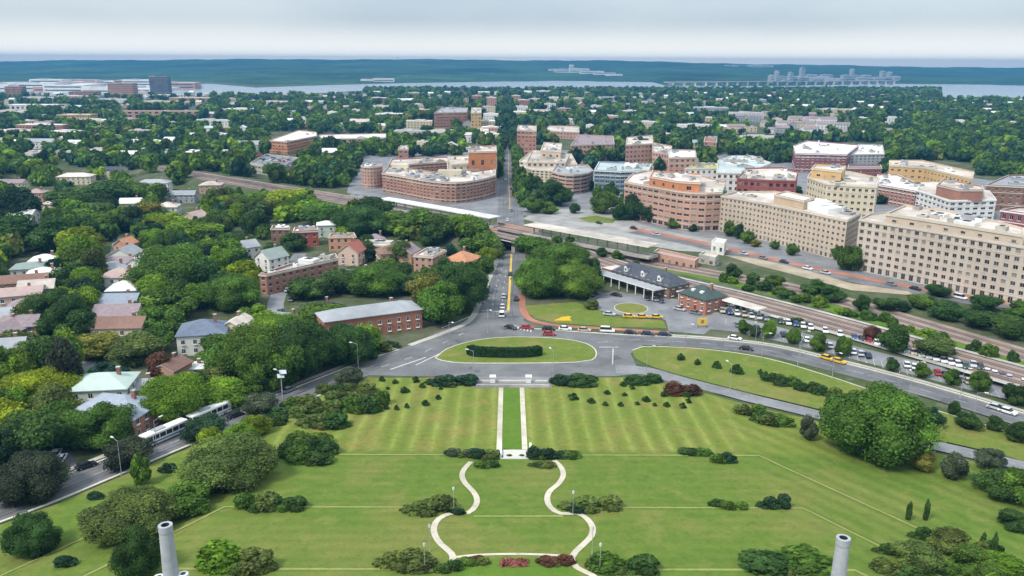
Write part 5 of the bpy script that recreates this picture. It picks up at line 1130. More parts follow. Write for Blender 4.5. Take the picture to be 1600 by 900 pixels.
BLK = [(745, 160, 22, 15, 2), (768, 166, 20, 18, 3), (764, 178, 22, 13, 1), (768, 190, 24, 12, 0), (762, 201, 20, 11, 1), (768, 212, 24, 11, 3), (752, 214, 18, 9, 0), (770, 222, 18, 10, 5), (806, 158, 20, 13, 3), (818, 166, 24, 13, 2), (815, 176, 22, 12, 0), (812, 186, 20, 12, 1), (835, 162, 24, 11, 5), (858, 170, 26, 10, 0), (880, 178, 24, 10, 3), (905, 160, 26, 10, 1), (930, 172, 28, 9, 0), (955, 190, 30, 9, 3), (985, 180, 30, 8, 5), (1010, 200, 32, 9, 1),
       (1110, 178, 60, 12, 4), (1165, 185, 50, 10, 0), (1085, 205, 44, 9, 0), (1185, 222, 60, 7, 1), (650, 150, 40, 9, 3), (590, 158, 44, 8, 2), (610, 186, 44, 9, 0), (660, 200, 46, 10, 1), (690, 214, 40, 8, 0), (640, 214, 36, 8, 5), (20, 182, 70, 9, 0), (70, 204, 60, 8, 2), (150, 196, 70, 8, 5), (30, 214, 60, 8, 3), (110, 214, 50, 7, 2), (180, 160, 70, 8, 0), (250, 164, 80, 8, 1), (300, 158, 90, 8, 3), (330, 196, 60, 8, 0), (380, 176, 60, 7, 1), (430, 164, 60, 8, 0), (60, 158, 90, 9, 0), (120, 156, 80, 9, 3), (1300, 176, 80, 7, 1), (1395, 190, 50, 7, 0), (1450, 180, 60, 6, 5), (1500, 196, 40, 7, 0)]
for px, py, W_, Hh, wi in BLK:
    x, y = g(px, py); m = mpp(x, y); wp, hp = W_ / m, (Hh + 4) / m
    PROT.append((px - wp / 2, py - hp, px + wp / 2, py - 1)); put(x, y, W_ * .3); HP.append((px, py, wp, hp))
    far_house(px, py, 'flat', W_, rr.uniform(16, 30), Hh, wi, rr.choices(range(6), [40, 16, 24, 10, 2, 8])[0], rr.uniform(-.05, .05), 'larger blocks of the far town', 'far_block', 'block')
while len(HP) < 278 and tries < 9000:
    tries += 1; py = 147 + 105 * rr.random() ** 1.35; px = rr.uniform(0, 1600)
    x, y = g(px, py); m = mpp(x, y)
    if px > 1390 and (py > 200 or rr.random() < .45): continue
    if py > 236 and (px > 790 or px < 20): continue
    if px > 1460 and py < 160: continue
    zone = 'core' if 640 < px < 960 else ('town' if 960 <= px < 1390 or px < 330 else 'leafy')
    if zone == 'leafy' and rr.random() < .35: continue
    W_ = rr.uniform(9, 16) if rr.random() < .6 else rr.uniform(16, 34) * (1.25 if y > 1200 else 1); D_ = rr.uniform(8, 13); Hh = rr.choice((5.5, 6, 7, 8.5)) if zone != 'core' else rr.choice((7, 9, 11, 13))
    wp, hp = W_ / m, (Hh + 4) / m
    if abs(px - 793) < wp / 2 + 10 / m: continue
    if overlaps(px, py, wp, hp, .05): continue
    if any(abs(a - px) < (wp + c_) * .5 and abs(b - py) < (hp + d_) * .42 for a, b, c_, d_ in HP): continue
    if y < 760 and not free(x, y): continue
    HP.append((px, py, wp, hp)); PROT.append((px - wp / 2, py - hp * .95, px + wp / 2, py - .5)); put(x, y, max(W_, D_) * .3); big = W_ > 16
    wi = rr.choices(range(7), [36, 18, 9, 12, 10, 12, 3])[0]; ri = rr.choices(range(6), [44, 14, 20, 12, 4, 6])[0] if not (1150 < px < 1330 and 180 < py < 215) else 3
    far_house(px, py, 'flat' if (big and rr.random() < .65) or rr.random() < .35 else 'gable', W_, D_, Hh, wi, ri, rr.choice((0, 0, 0, math.pi / 2)) + rr.uniform(-.06, .06))
for k in range(22):     # mauve-roofed terrace rows right of the middle
    px = 1152 + (k % 8) * 23 + rr.uniform(-3, 3); py = 190 + (k // 8) * 9 + (k % 8) * .8
    if not overlaps(px, py, 18, 6, .3): PROT.append((px - 10, py - 7, px + 10, py - 1)); far_house(px, py, 'gable', rr.uniform(16, 26), 10, 9, rr.choice((0, 4, 1)), 3, rr.uniform(-.05, .05), 'mauve roofed terraces of the far town', 'far_terrace', 'terrace')
FILL = []
def dims(x, y, base):
    wd = base * random.uniform(.75, 1.35); ht = wd * random.uniform(.75, 1.15); m = mpp(x, y); return wd, ht, wd / m, (ht * .92 + wd * .3) / m
for _ in range(5200):
    px, py = random.uniform(-30, 790), random.uniform(250, 765)
    if not inside((px, py), LEFTW) and px > 0: continue
    x, y = gh(px, py); wd, ht, wp, hp = dims(x, y, 10.5)
    if not near_ok(x, y, wd / 2) or not free(x, y) or overlaps(px, py + .16 * wp, wp, hp): continue
    put(x, y, wd / 2); FILL.append((wp * hp, x, y, wd, ht, random.choices(['dark', 'mid', 'bright', 'deep', 'olive', 'lime', 'blue'], [30, 36, 12, 10, 7, 2, 3])[0]))
FARBIG = [(1380, 236, 1620, 300), (1280, 200, 1620, 240)]
for _ in range(36000):
    py = 141 + 153 * random.random() ** 1.7; px = random.uniform(-40, 1640)
    if py > 256 and (px > 1380 and py < 276 and not 1470 < px < 1530): pass
    elif py > 256 and (px > 560 and px < 790 or px > 1130): continue
    if inside((px, py), LEFTW): continue
    if py < 151 and px < 570: continue
    if py < 158 and px > 1470: continue
    dens = .78 if px < 560 else (.64 if px < 790 else (.6 if px < 1230 else 1.0))
    if 1150 < px < 1330 and 180 < py < 215: dens = .15
    if px < 330 and py < 200: dens = .36 if py < 172 else .6
    if 700 < px < 900 and py < 235: dens = .5
    if py > 236 and px > 800 and px < 1380: dens = .3
    if random.random() > dens: continue
    x, y = g(px, py); wd, ht, wp, hp = dims(x, y, 10 if y < 1100 else 11)
    if abs(px - 793) < wp * .35 + 6 * 1300 / (x * x + y * y + HC * HC) ** .5 and not py < 190: continue
    if not near_ok(x, y, wd / 2) or (y < 760 and not free(x, y)) or overlaps(px, py + .16 * wp, wp, hp, .45): continue
    put(x, y, wd / 2); FILL.append((wp * hp, x, y, wd, ht, random.choices(['dark', 'mid', 'deep', 'bright', 'blue', 'olive'], [40, 26, 18, 4, 8, 4])[0]))
for py_, side in [(p, s_) for p in np.geomspace(147, 318, 78) for s_ in (-1, 1)]:      # the avenue's own street trees
    x, y = g(793, py_); x += side * (9.0 if py_ > 240 else 5.6 + random.uniform(-1, 1)); 
    if side < 0 and y < 640: continue
    wd, ht, wp, hp = dims(x, y, 8.5 if y < 900 else 11.5); put(x, y, wd / 2); FILL.append((wp * hp * (1 if py_ > 240 else .01), x, y, wd, ht * 1.15, 'dark' if py_ > 240 else 'deep'))
FILL.sort(key=lambda q: -q[0])
N_IND = 298 - n_hand
for a, x, y, wd, ht, tone in FILL[:N_IND]: tree(x, y, wd, ht, tone, random.choice(['round', 'broad', 'round', 'oval']), clear=.08)
_ls = lump_sphere
FARG = [crown_geo(900 + k, 7, 26, .20, sh, (.38, .56)) for k, sh in enumerate(['round', 'broad', 'round', 'oval', 'broad', 'round'])]
lump_sphere = lambda c, r: _ls(c, r, 6, 4)
FARL = [crown_geo(950 + k, 5, 12, .26, sh, (.42, .60)) for k, sh in enumerate(['round', 'broad', 'round', 'oval', 'broad', 'round'])]
lump_sphere = _ls
Vs, Fs, Ts, Cs = [], [], [], []; n0 = 0
for k, (a, x, y, wd, ht, tone) in enumerate(FILL[N_IND:]):
    V, Fq, T_ = (FARG if a > 260 else FARL)[k % 6]; t = random.uniform(0, 6.28); c_, s_ = math.cos(t), math.sin(t)
    q = np.c_[(V[:, 0] * c_ - V[:, 1] * s_) * wd / 2 + x, (V[:, 0] * s_ + V[:, 1] * c_) * wd / 2 + y, V[:, 2] * ht + float(H(x, y)) + .3]
    Vs.append(q); Fs.append(Fq + n0); n0 += len(q); Ts.append(T_); Cs.append(np.tile([v * e for v, e in zip(jit(TONES[tone], .18)[:3], (1.35, 1.25, 1.0))], (len(q), 1)))
o = link('distant_trees', npmesh('distant_trees', np.concatenate(Vs), np.concatenate(Fs), FOLA, np.concatenate(Ts), np.concatenate(Cs)))
struct(o, 'stuff'); o['label'] = 'mass of smaller trees spread between the houses all the way to the river'
print('trees', n_hand, 'fill', len(FILL), 'quads', sum(len(f) for f in Fs))

# ------------------------------------------------------------------ shrubs, hedge, saplings
def at_shrub(cx, by, w_, h_, tone, lb=None, kind='dome', dep=.6, **k):
    x, y = gh(cx, by - .2 * h_); m = mpp(x, y); wx = w_ * m; ht = max(.5, h_ * m * .62)
    if kind == 'dome' and w_ > 30 and 'name' not in k and lb is None:
        s_ = random.choice((-1, 1)); q = random.uniform(.5, .68)
        shrub(x - s_ * wx * .24, y + wx * random.uniform(-.02, .1), wx * q, wx * q * .8, ht * random.uniform(.8, 1.05), tone)
        x += s_ * wx * .24; wx *= 1.02 - q * .5; ht *= random.uniform(.7, 1); tone = random.choice([tone, 'dark', 'mid', 'olive'] if tone != 'russet' else [tone])
        shrub(x, y, wx * .9, wx * .75, ht, tone); q = random.uniform(.3, .4)
        return shrub(x - s_ * wx * .3, y - wx * .22, wx * q, wx * q, ht * .5, random.choice(['olive', 'mid', 'dark']))
    return shrub(x, y + wx * .05, wx, wx * dep if kind == 'dome' else wx, ht, tone, 0, lb, kind=kind, **k)
for q in [(706, 604, 68, 24, 'deep'), (893, 605, 64, 24, 'deep'), (916, 596, 36, 10, 'dark'), (1008, 602, 52, 20, 'dark'), (1068, 622, 48, 28, 'russet'), (719, 715, 44, 18, 'grey'), (757, 720, 46, 26, 'deep'), (762, 732, 36, 16, 'dark'), (846, 722, 40, 30, 'deep'), (846, 731, 38, 12, 'dark'), (880, 718, 46, 20, 'deep'),
          (466, 722, 52, 36, 'dark'), (500, 716, 50, 42, 'dark'), (485, 730, 60, 34, 'mid'), (485, 700, 60, 30, 'mid'), (674, 806, 70, 36, 'olive'), (716, 806, 22, 14, 'deep'), (925, 800, 78, 34, 'olive'), (902, 804, 30, 18, 'deep'), (630, 894, 80, 40, 'olive'), (664, 896, 26, 20, 'purple'), (972, 896, 84, 38, 'dark'), (936, 892, 34, 24, 'deep'), (1088, 713, 44, 17, 'dark'), (1130, 727, 34, 24, 'deep'), (1122, 795, 26, 18, 'dark'), (1146, 798, 34, 20, 'mid'), (1208, 799, 40, 34, 'deep'),
          (400, 802, 60, 40, 'mid'), (440, 800, 60, 36, 'dark'), (372, 898, 94, 52, 'bright'), (500, 650, 60, 34, 'olive'), (545, 640, 70, 40, 'olive'), (505, 672, 70, 34, 'olive'), (560, 650, 60, 40, 'mid'), (470, 640, 50, 28, 'grey'), (450, 656, 50, 30, 'olive'), (560, 616, 50, 24, 'olive'), (520, 620, 50, 24, 'olive'), (425, 668, 40, 26, 'grey'), (585, 638, 40, 34, 'mid'),
          (262, 742, 24, 22, 'deep'), (150, 782, 22, 14, 'deep'), (143, 820, 20, 20, 'deep'), (102, 890, 28, 24, 'deep'), (1210, 668, 50, 26, 'mid'), (1170, 652, 40, 24, 'mid'), (1196, 664, 40, 28, 'dark'), (1290, 622, 36, 24, 'dark'), (1262, 616, 34, 24, 'dark'), (1230, 606, 36, 22, 'dark'), (1205, 600, 26, 20, 'dark'), (1310, 632, 30, 18, 'mid'),
          (1230, 897, 110, 38, 'mid'), (1260, 872, 30, 22, 'mid'), (1380, 868, 28, 22, 'dark'), (1436, 846, 28, 26, 'dark'), (1500, 874, 44, 30, 'dark'), (1460, 896, 60, 26, 'mid'), (1400, 900, 60, 24, 'olive'), (1540, 870, 40, 26, 'olive'), (870, 884, 50, 18, 'russet'), (744, 884, 40, 16, 'olive'), (700, 896, 40, 24, 'dark'), (740, 880, 30, 14, 'russet'),
          (640, 500, 40, 18, 'dark'), (606, 508, 40, 16, 'dark'), (676, 504, 30, 20, 'mid'), (590, 556, 40, 26, 'olive'), (612, 546, 26, 16, 'grey'), (570, 566, 40, 26, 'dark'), (1140, 478, 36, 16, 'mid'), (1165, 486, 30, 12, 'olive'), (1240, 508, 26, 14, 'dark'), (1255, 512, 22, 10, 'olive')]:
    at_shrub(*q)
for cx, by, w_, h_ in [(597, 598, 9, 12), (618, 601, 9, 10), (650, 600, 10, 14), (633, 616, 13, 14), (660, 608, 9, 11), (685, 626, 8, 11), (665, 636, 11, 13), (636, 640, 7, 12), (604, 642, 8, 13), (620, 643, 7, 12), (606, 610, 6, 7), (689, 610, 6, 7), (896, 627, 15, 15), (924, 632, 11, 12), (949, 618, 9, 10), (974, 606, 9, 12), (988, 610, 8, 10), (946, 636, 8, 10), (970, 637, 8, 11), (1010, 630, 11, 13), (1023, 636, 7, 8), (1042, 638, 9, 12), (1038, 622, 10, 13), (1067, 640, 10, 13), (1076, 632, 8, 12), (976, 620, 8, 8), (996, 634, 8, 8),
                       (1064, 566, 11, 16), (1090, 573, 9, 14), (1120, 579, 12, 17), (1151, 588, 17, 21), (1188, 588, 8, 13), (1196, 596, 12, 18)]:
    at_shrub(cx, by, w_, h_ * 1.1, 'dark', kind='cone', group='young trees planted on the lawn', name='sapling', cat='sapling')
for cx, by, h_ in [(1419, 822, 30), (1446, 822, 32), (1551, 878, 34), (1535, 860, 20)]:
    at_shrub(cx, by, 7, h_ * 1.5, 'dark', kind='slim', group='columnar evergreens on the slope', name='evergreen', cat='evergreen')
for k in range(64):     # belt of low growth between the two railway lines
    u = k / 63; px = 830 + u * 790; i = px
    py = float(np.interp(px, [830, 900, 1010, 1160, 1300, 1450, 1620], [376, 389, 409, 444, 480, 520, 570])) + random.uniform(-9, 9)
    x, y = gh(px, py)
    if float(dist_poly(x, y, METRO)) < 7.5 or float(dist_poly(x, y, MAIN)) < 7.5: continue
    wd = random.uniform(3, 7); shrub(x, y, wd, wd, random.uniform(1.5, 4), random.choice(['mid', 'dark', 'mid', 'bright']), group='shrubs between the railway lines')
# clipped hedge on the island
hg = [gh(*p) for p in [(735, 553), (742, 556), (770, 557.5), (800, 558), (830, 557), (843, 554.5)]]
P = smooth(hg, .5); T_ = np.gradient(P[:, :2], axis=0); T_ /= np.linalg.norm(T_, axis=1)[:, None]; N_ = np.c_[-T_[:, 1], T_[:, 0]]
Vv, Ff, Tn = [], [], []; rr = np.random.default_rng(5); n0 = 0
for _ in range(5200):
    k = rr.integers(len(P)); a = rr.uniform(); 
    if a < .45: s_, z, nn = rr.uniform(-1.2, 1.2), 2.6, (0, 0, 1)
    else: s_ = 1.2 * (1 if rr.uniform() < .5 else -1); z = rr.uniform(0, 2.6); nn = (*(N_[k] * np.sign(s_)), .2)
    p = np.array((*(P[k, :2] + N_[k] * s_), z)) + rr.normal(0, .07, 3); p[2] += float(H(p[0], p[1])) + .15
    nn = np.array(nn) + rr.normal(0, .5, 3); nn /= np.linalg.norm(nn); a_ = np.cross(nn, rr.normal(size=3)); a_ /= np.linalg.norm(a_); b_ = np.cross(nn, a_); q = rr.uniform(.12, .24)
    Vv += [p - a_ * q - b_ * q, p + a_ * q - b_ * q, p + a_ * q + b_ * q, p - a_ * q + b_ * q]; Ff.append((n0, n0 + 1, n0 + 2, n0 + 3)); n0 += 4; Tn += [rr.uniform(.25, .6)] * 4
zb = H(P[:, 0], P[:, 1]) + .1
for s0, s1, z0, z1 in ((-1.1, -1.1, 0, 2.5), (-1.1, 1.1, 2.5, 2.5), (1.1, 1.1, 2.5, 0)):
    for k in range(len(P) - 1):
        for kk, s_, z in ((k, s0, z0), (k + 1, s0, z0), (k + 1, s1, z1), (k, s1, z1)): Vv.append(np.array((*(P[kk, :2] + N_[kk] * s_), zb[kk] + z))); Tn.append(.35)
        Ff.append((n0, n0 + 1, n0 + 2, n0 + 3)); n0 += 4
o = link('hedge', npmesh('hedge', np.array(Vv), np.array(Ff), FOL, np.array(Tn))); o.color = (.022, .055, .016, 1); tag(o, 'long clipped dark green hedge in the middle of the oval island', 'hedge')
# flower bed
Vv, Ff, Tn = [], [], []; n0 = 0
for _ in range(420):
    x, y = gh(rr.uniform(782, 824), rr.uniform(877, 886)); p = np.array((x, y, float(H(x, y)) + rr.uniform(.1, .45))); a_ = rr.normal(size=3) * .16; b_ = rr.normal(size=3) * .16
    Vv += [p - a_ - b_, p + a_ - b_, p + a_ + b_, p - a_ + b_]; Ff.append((n0, n0 + 1, n0 + 2, n0 + 3)); n0 += 4; Tn += [rr.uniform(.3, .7)] * 4
o = link('flower_bed', npmesh('flower_bed', np.array(Vv), np.array(Ff), FOL, np.array(Tn))); o.color = (.26, .10, .085, 1); tag(o, 'pinkish red flower bed on the bright lawn at the foot of the garden', 'flower bed')

# ------------------------------------------------------------------ stone work of the lawn
x0, y0 = gh(784, 703); x1, y1 = gh(827, 703); xa, ya = gh(805, 716); zt = float(H(0, ya))
r = empty('stone_stairway', 'white stone stairway landing where the two straight lawn paths meet', 'stairs', ((x0 + x1) / 2, ya, 0)); hw = (x1 - x0) / 2
b = MB(); b.box(-hw, hw, -.6, y0 - ya - 2.2, zt - 2, zt + .3, TRIMW, mat('stone_white', (.50, .48, .43), .85, .08)); b.build('landing', r)
b = MB()
for k in range(6): b.box(-hw + .5, hw - .5, y0 - ya - 2.2 + .38 * k, y0 - ya - 2.2 + .38 * (k + 1), zt - 2.5, zt + .1 - .2 * k, MATS['stone_white'])
b.build('steps', r)
for s_ in (-1, 1):
    b = MB(); b.box(-.22, .22, -.6, y0 - ya, zt - 2, zt + 1.0, TRIMW); b.build('side_wall', r, (s_ * (hw + .22), 0, 0))
for k in (-1.3, 1.3): at_shrub(805 + k * 7, 716, 9, 8, 'olive')
pw = [gh(744, 604.5), gh(858, 604.5)]; zz = float(H(*pw[0]))
b = MB(); b.box(pw[0][0], pw[1][0], pw[0][1] - .3, pw[0][1] + .3, zz - 1, zz + .7, CONC); tag(b.build('stone_wall'), 'low pale stone wall closing the paved forecourt at the lawn top', 'wall')
b = MB(); c_ = gh(800, 597); b.box(gh(748, 597)[0], gh(856, 597)[0], c_[1] - .25, c_[1] + .25, zz - 1, zz + .5, TRIM); tag(b.build('stone_kerb_wall'), 'thin pale stone edge between the two little white piers', 'wall')
for k, q in enumerate((770, 826)):
    x, y = gh(q, 597.5); b = MB(); b.box(x - .7, x + .7, y - .7, y + .7, float(H(x, y)) - .5, float(H(x, y)) + 1.7, TRIMW); b.prism([(x - .9, y - .9), (x + .9, y - .9), (x + .9, y + .9), (x - .9, y + .9)], float(H(x, y)) + 1.7, float(H(x, y)) + 2.0, TRIMW)
    tag(b.build('stone_pier'), ('white square stone pier in line with the left straight path', 'white square stone pier in line with the right straight path')[k], 'pier', 'stone piers by the forecourt')
STONE = mat('stone_pillar', (.37, .38, .41), .85, .14, 1.2)
def pillar(px, py, label, rings):
    zt = 34.0; x, y = g(px, py, zt); z0 = float(H(x, y)); r = empty('stone_pillar', label, 'pillar', (x, y, z0), 0, 'hollow topped pillars near the viewer')
    m = mpp(x, y) * .82; ro = 9.6 * m; h1 = zt - z0
    b = MB(); n = 20
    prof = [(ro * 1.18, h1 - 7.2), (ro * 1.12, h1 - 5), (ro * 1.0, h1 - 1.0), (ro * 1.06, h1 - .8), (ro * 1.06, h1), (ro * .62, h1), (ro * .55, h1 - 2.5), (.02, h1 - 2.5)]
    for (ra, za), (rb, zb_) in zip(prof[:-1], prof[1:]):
        mm = DARK if ra < ro * .7 and zb_ < h1 else STONE  # shade of the hollow top put into its colour as a dark lining
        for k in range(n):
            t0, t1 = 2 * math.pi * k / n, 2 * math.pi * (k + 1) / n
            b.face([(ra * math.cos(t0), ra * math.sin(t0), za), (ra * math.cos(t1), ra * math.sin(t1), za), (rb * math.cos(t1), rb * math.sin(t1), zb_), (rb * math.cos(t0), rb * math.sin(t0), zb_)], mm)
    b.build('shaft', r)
    b = MB(); b.box(-ro * 1.9, ro * 1.9, -ro * 1.9, ro * 1.9, -1, h1 - 9.2, STONE); b.box(-ro * 2.1, ro * 2.1, -ro * 2.1, ro * 2.1, h1 - 9.2, h1 - 8.8, TRIM); b.build('pedestal', r)
    b = MB(); b.tube((0, 0, h1 - 8.8), (0, 0, h1 - 7.2), ro * 1.5, ro * 1.25, STONE, 20); b.build('base_ring', r)
    for a in rings:
        b = MB(); cx_, cy_ = ro * 1.75 * math.cos(a), ro * 1.75 * math.sin(a); b.tube((cx_, cy_, h1 - 8.8), (cx_, cy_, h1 - 6.9), ro * .8, ro * .8, TRIMW, 14); b.tube((cx_, cy_, h1 - 6.9), (cx_, cy_, h1 - 6.88), ro * .42, ro * .42, DARK, 12); b.build('corner_drum', r)  # drum is solid; the dark disc paints the shade of a hole
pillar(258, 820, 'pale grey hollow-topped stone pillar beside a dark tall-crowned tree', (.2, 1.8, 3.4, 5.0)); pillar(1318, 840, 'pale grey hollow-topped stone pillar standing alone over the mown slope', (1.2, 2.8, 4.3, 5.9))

# ------------------------------------------------------------------ vehicles
def car_px(px, py, to, col, van=False, **k):
    x, y = gh(px, py); x2, y2 = gh(*to); return car(x, y, math.atan2(y2 - y, x2 - x), col, van, **k)
G1 = 'cars on the roads'
for px, py, to, col, van, lb in [(135, 731, (230, 700), 'black', 0, 'black car driving on the street below the suburb, near the wide purplish tree'), (368, 652, (400, 640), 'black', 0, 'black car on the street ahead of the two buses'), (452, 612, (500, 594), 'grey', 0, 'grey car parked by the pale kerb in front of dense trees'),
    (798, 514, (815, 518), 'black', 0, 'black car turning at the junction beside the island tip'), (823, 514, (860, 516), 'red', 0, 'dark red car waiting first in the queue by the brick path'), (858, 524, (890, 525), 'red', 0, 'bright red car beside the island edge'), (857, 516, (890, 517), 'black', 0, 'black car in the queue behind the dark red car'), (883, 516, (910, 517), 'white', 0, 'white car in the queue along the brick path'),
    (913, 518, (930, 519), 'beige', 0, 'pale beige car in the queue between two white vehicles'), (949, 519, (970, 520), 'white', 1, 'tall white van in the queue along the station lawn'), (985, 522, (1000, 523), 'black', 0, 'black car behind the tall white van'), (1012, 524, (1030, 525), 'dark blue', 0, 'dark blue car second behind the tall white van'), (1038, 525, (1060, 526), 'dark blue', 0, 'dark blue car last in the queue by the forecourt mouth'),
    (1166, 547, (1200, 552), 'black', 0, 'black car driving towards the station on the curved road'), (1148, 531, (1180, 536), 'white', 0, 'white car on the curved road beside the car park edge'), (1292, 562, (1320, 570), 'yellow', 0, 'yellow cab leading on the curved road by the car park'), (1310, 567, (1340, 575), 'yellow', 0, 'yellow cab following another cab on the curved road'), (1556, 640, (1590, 650), 'silver', 0, 'silver car driving on the curved road beyond the huge tree'), (1574, 646, (1600, 654), 'white', 0, 'white car close behind the silver car on the curved road'),
    (785, 481, (786, 460), 'white', 0, 'white car waiting first at the stop line of the avenue'), (784, 494, (785, 480), 'white', 1, 'white van crossing the stop line into the junction'), (787, 465, (788, 450), 'silver', 0, 'silver car second in line on the avenue'), (797, 430, (798, 420), 'black', 0, 'black car heading up the avenue to the underpass'), (806, 469, (806, 455), 'black', 0, 'black car at the kerb beside the tree cluster'),
    (952, 493, (985, 496), 'silver', 0, 'silver car at the forecourt lawn edge ahead of the yellow cabs'), (983, 496.5, (1000, 497), 'yellow', 0, 'yellow cab first in the rank on the forecourt edge'), (1004, 497, (1020, 497), 'yellow', 0, 'yellow cab in the middle of the forecourt rank'), (1026, 497.5, (1040, 498), 'yellow', 0, 'yellow cab last in the forecourt rank near the mouth'),
    (963, 463, (980, 466), 'black', 0, 'black car under the near end of the station canopy'), (930, 459, (945, 462), 'black', 0, 'black car parked by the trees at the forecourt end'), (928, 467, (940, 462), 'grey', 0, 'grey car under the small olive tree of the forecourt'), (1012, 468, (1018, 474), 'black', 0, 'black car parked between canopy and ring lawn'), (1024, 470, (1030, 476), 'grey', 0, 'grey car parked third from the canopy end'), (1033, 472, (1038, 478), 'dark blue', 0, 'dark blue car parked nearest the pavilion canopy'),
    (1062, 485, (1085, 490), 'silver', 0, 'silver car in front of the square pavilion'), (1086, 491, (1100, 494), 'grey', 0, 'grey car at the corner of the square pavilion'), (1097, 490, (1106, 494), 'black', 0, 'black car tucked against the pavilion wall')]:
    car_px(px, py, to, col, bool(van), label=lb, group=G1)
cols = ['white', 'silver', 'grey', 'black', 'white', 'silver', 'dark blue', 'blue', 'beige', 'white', 'red', 'dark green']
rr = random.Random(11)
def lotrow(pts, px, dev, skip=.2):
    for k in range(len(px)):
        if rr.random() < skip: continue
        py = float(np.interp(px[k], *pts)); car_px(px[k], py, (px[k] + dev[0], py + dev[1]), rr.choice(cols), False, group='cars in the station car park')
upper = ([1120, 1160, 1240, 1330, 1420, 1520, 1600], [486, 493, 508, 528, 551, 578, 601]); lower = ([1130, 1240, 1330, 1420, 1520, 1600], [505, 528, 551, 573, 600, 624])
lotrow(upper, np.arange(1128, 1600, 11.5), (5, 14), .15); lotrow(lower, np.arange(1140, 1600, 12), (-5, -14), .15)
for k, (px, py) in enumerate([(793, 345), (799, 330), (790, 318), (801, 306), (798, 296), (790, 282), (799, 270)]): car_px(px, py, (px, py - 10), ['white', 'grey', 'silver', 'red', 'black', 'white', 'grey'][k], group='cars on the avenue beyond the bridges', parts=False)
for k, (px, py) in enumerate([(1130, 391), (1162, 398), (1192, 405), (1225, 411), (1262, 421), (1290, 428), (1392, 446), (1430, 453), (1500, 467), (1545, 476), (990, 358), (1026, 368), (936, 350)]): car_px(px, py, (px + 20, py + 4.5), ['white', 'silver', 'grey', 'dark blue', 'white', 'silver', 'grey', 'black', 'white', 'white', 'black', 'silver', 'black'][k], k == 8, group='cars on the office road', parts=False)
for k in range(34):
    u = rr.random(); v = rr.random(); px = 402 + 52 * u + 8 * v; py = 243 + 14 * v + 3 * u
    x, y = g(px, py, 7.0); e = car(x, y, rr.choice((.3, 1.87)), rr.choice(cols), False, group='cars on the parking deck', parts=False); e.location.z = 7.05
for k, (px, py) in enumerate([(472, 500), (455, 470), (449, 455), (438, 488), (96, 720), (88, 712), (62, 650), (70, 575), (74, 560)]): car_px(px, py, (px + 5, py - 8), ['blue', 'grey', 'silver', 'grey', 'white', 'silver', 'white', 'white', 'silver'][k], group='cars in the suburb')
def bus(px, py, to, label, stripe):
    x, y = gh(px, py); x2, y2 = gh(*to); r = empty('bus', label, 'bus', (x, y, float(H(x, y)) + .1), math.atan2(y2 - y, x2 - x), 'buses waiting by the suburb')
    b = MB(); b.box(-6, 6, -1.27, 1.27, .35, 3.0, WHT, TRIMW); b.box(-5.6, 5.4, -1.1, 1.1, 3.0, 3.12, TRIMW); b.box(-3, 0, -.8, .8, 3.12, 3.4, GREYM); b.build('body', r)
    for s_ in (-1, 1):
        for k in range(6):
            q = MB(); q.box(-.78, .78, -.02, .02, 0, 1.05, GLASS); q.build('window', r, (-4.9 + k * 1.8, s_ * 1.29, 1.55))
        q = MB(); q.box(-5.9, 5.9, -.012, .012, 0, .35, stripe); q.build('stripe', r, (0, s_ * 1.284, .75))
    for s_ in (-1, 1):
        q = MB(); q.box(-.02, .02, -1.1, 1.1, 0, 1.3, GLASS); q.build('windscreen', r, (s_ * 6.015, 0, 1.4))
    for sx in (-3.6, 3.9):
        for sy in (-1.1, 1.1): o = link('wheel', WHEEL, r, (sx, sy, .48)); o.scale = (1.45, 1.6, 1.45)
BLUEP = mat('paint_blue', (.05, .14, .32), .5, .05)
bus(258, 686, (292, 671), 'white and blue city bus waiting behind the dark rounded tree', BLUEP); bus(328, 655, (360, 641), 'second white bus with pale roof standing ahead of the blue-striped bus', GREYM)

# ------------------------------------------------------------------ lamps, signs, mast
for px, py in [(246, 708), (190, 742), (442, 625), (560, 578), (762, 520), (702, 541), (1070, 545), (1190, 560), (1246, 574), (1300, 592), (1420, 628), (1520, 660), (1180, 540), (1250, 556), (1500, 622), (1010, 584), (1140, 612), (740, 590), (864, 590)]:
    x, y = gh(px, py); lamp(x, y, random.uniform(0, 6.28))
for px, py, lb in [(672, 862, 'pale thin garden lamp standing beside the lower left curve of the walk'), (709, 800, 'short garden lamp at the narrow waist of the western curved path'), (895, 806, 'short garden lamp at the narrow waist of the eastern curved path'), (925, 865, 'pale thin garden lamp beside the lower bend of the eastern curved path'), (664, 893, 'garden lamp amid the olive and purplish shrubs'), (937, 893, 'garden lamp in front of the wide dark shrubs by the eastern path')]:
    x, y = gh(px, py); lamp(x, y, 0, lb, True)
x, y = gh(441, 622); r = empty('solar_mast', 'pole carrying two tilted pale panels beside the dense trees', 'mast', (x, y, float(H(x, y))))
b = MB(); b.tube((0, 0, -.2), (0, 0, 7), .1, .08, GREYM, 8); b.build('pole', r)
for s_ in (0, 1):
    b = MB(); b.box(-.9, .9, -.7, .7, -.04, .04, mat('panel_pale', (.50, .53, .56), .35, .05)); o = b.build('panel', r, (s_ * .5, s_ * .6, 6.4 + s_ * .9)); o.rotation_euler = (.5, .1, .4)
x, y = gh(1097, 512); r = empty('yellow_kiosk', 'yellow sign gate at the mouth of the station car park', 'sign', (x, y, float(H(x, y))))
b = MB(); b.box(-1.6, 1.6, -.12, .12, 1.0, 3.4, YELLOW); b.build('panel', r); b = MB(); b.box(-1.5, -1.35, -.1, .1, -.2, 1.0, DARK); b.box(1.35, 1.5, -.1, .1, -.2, 1.0, DARK); b.build('posts', r)
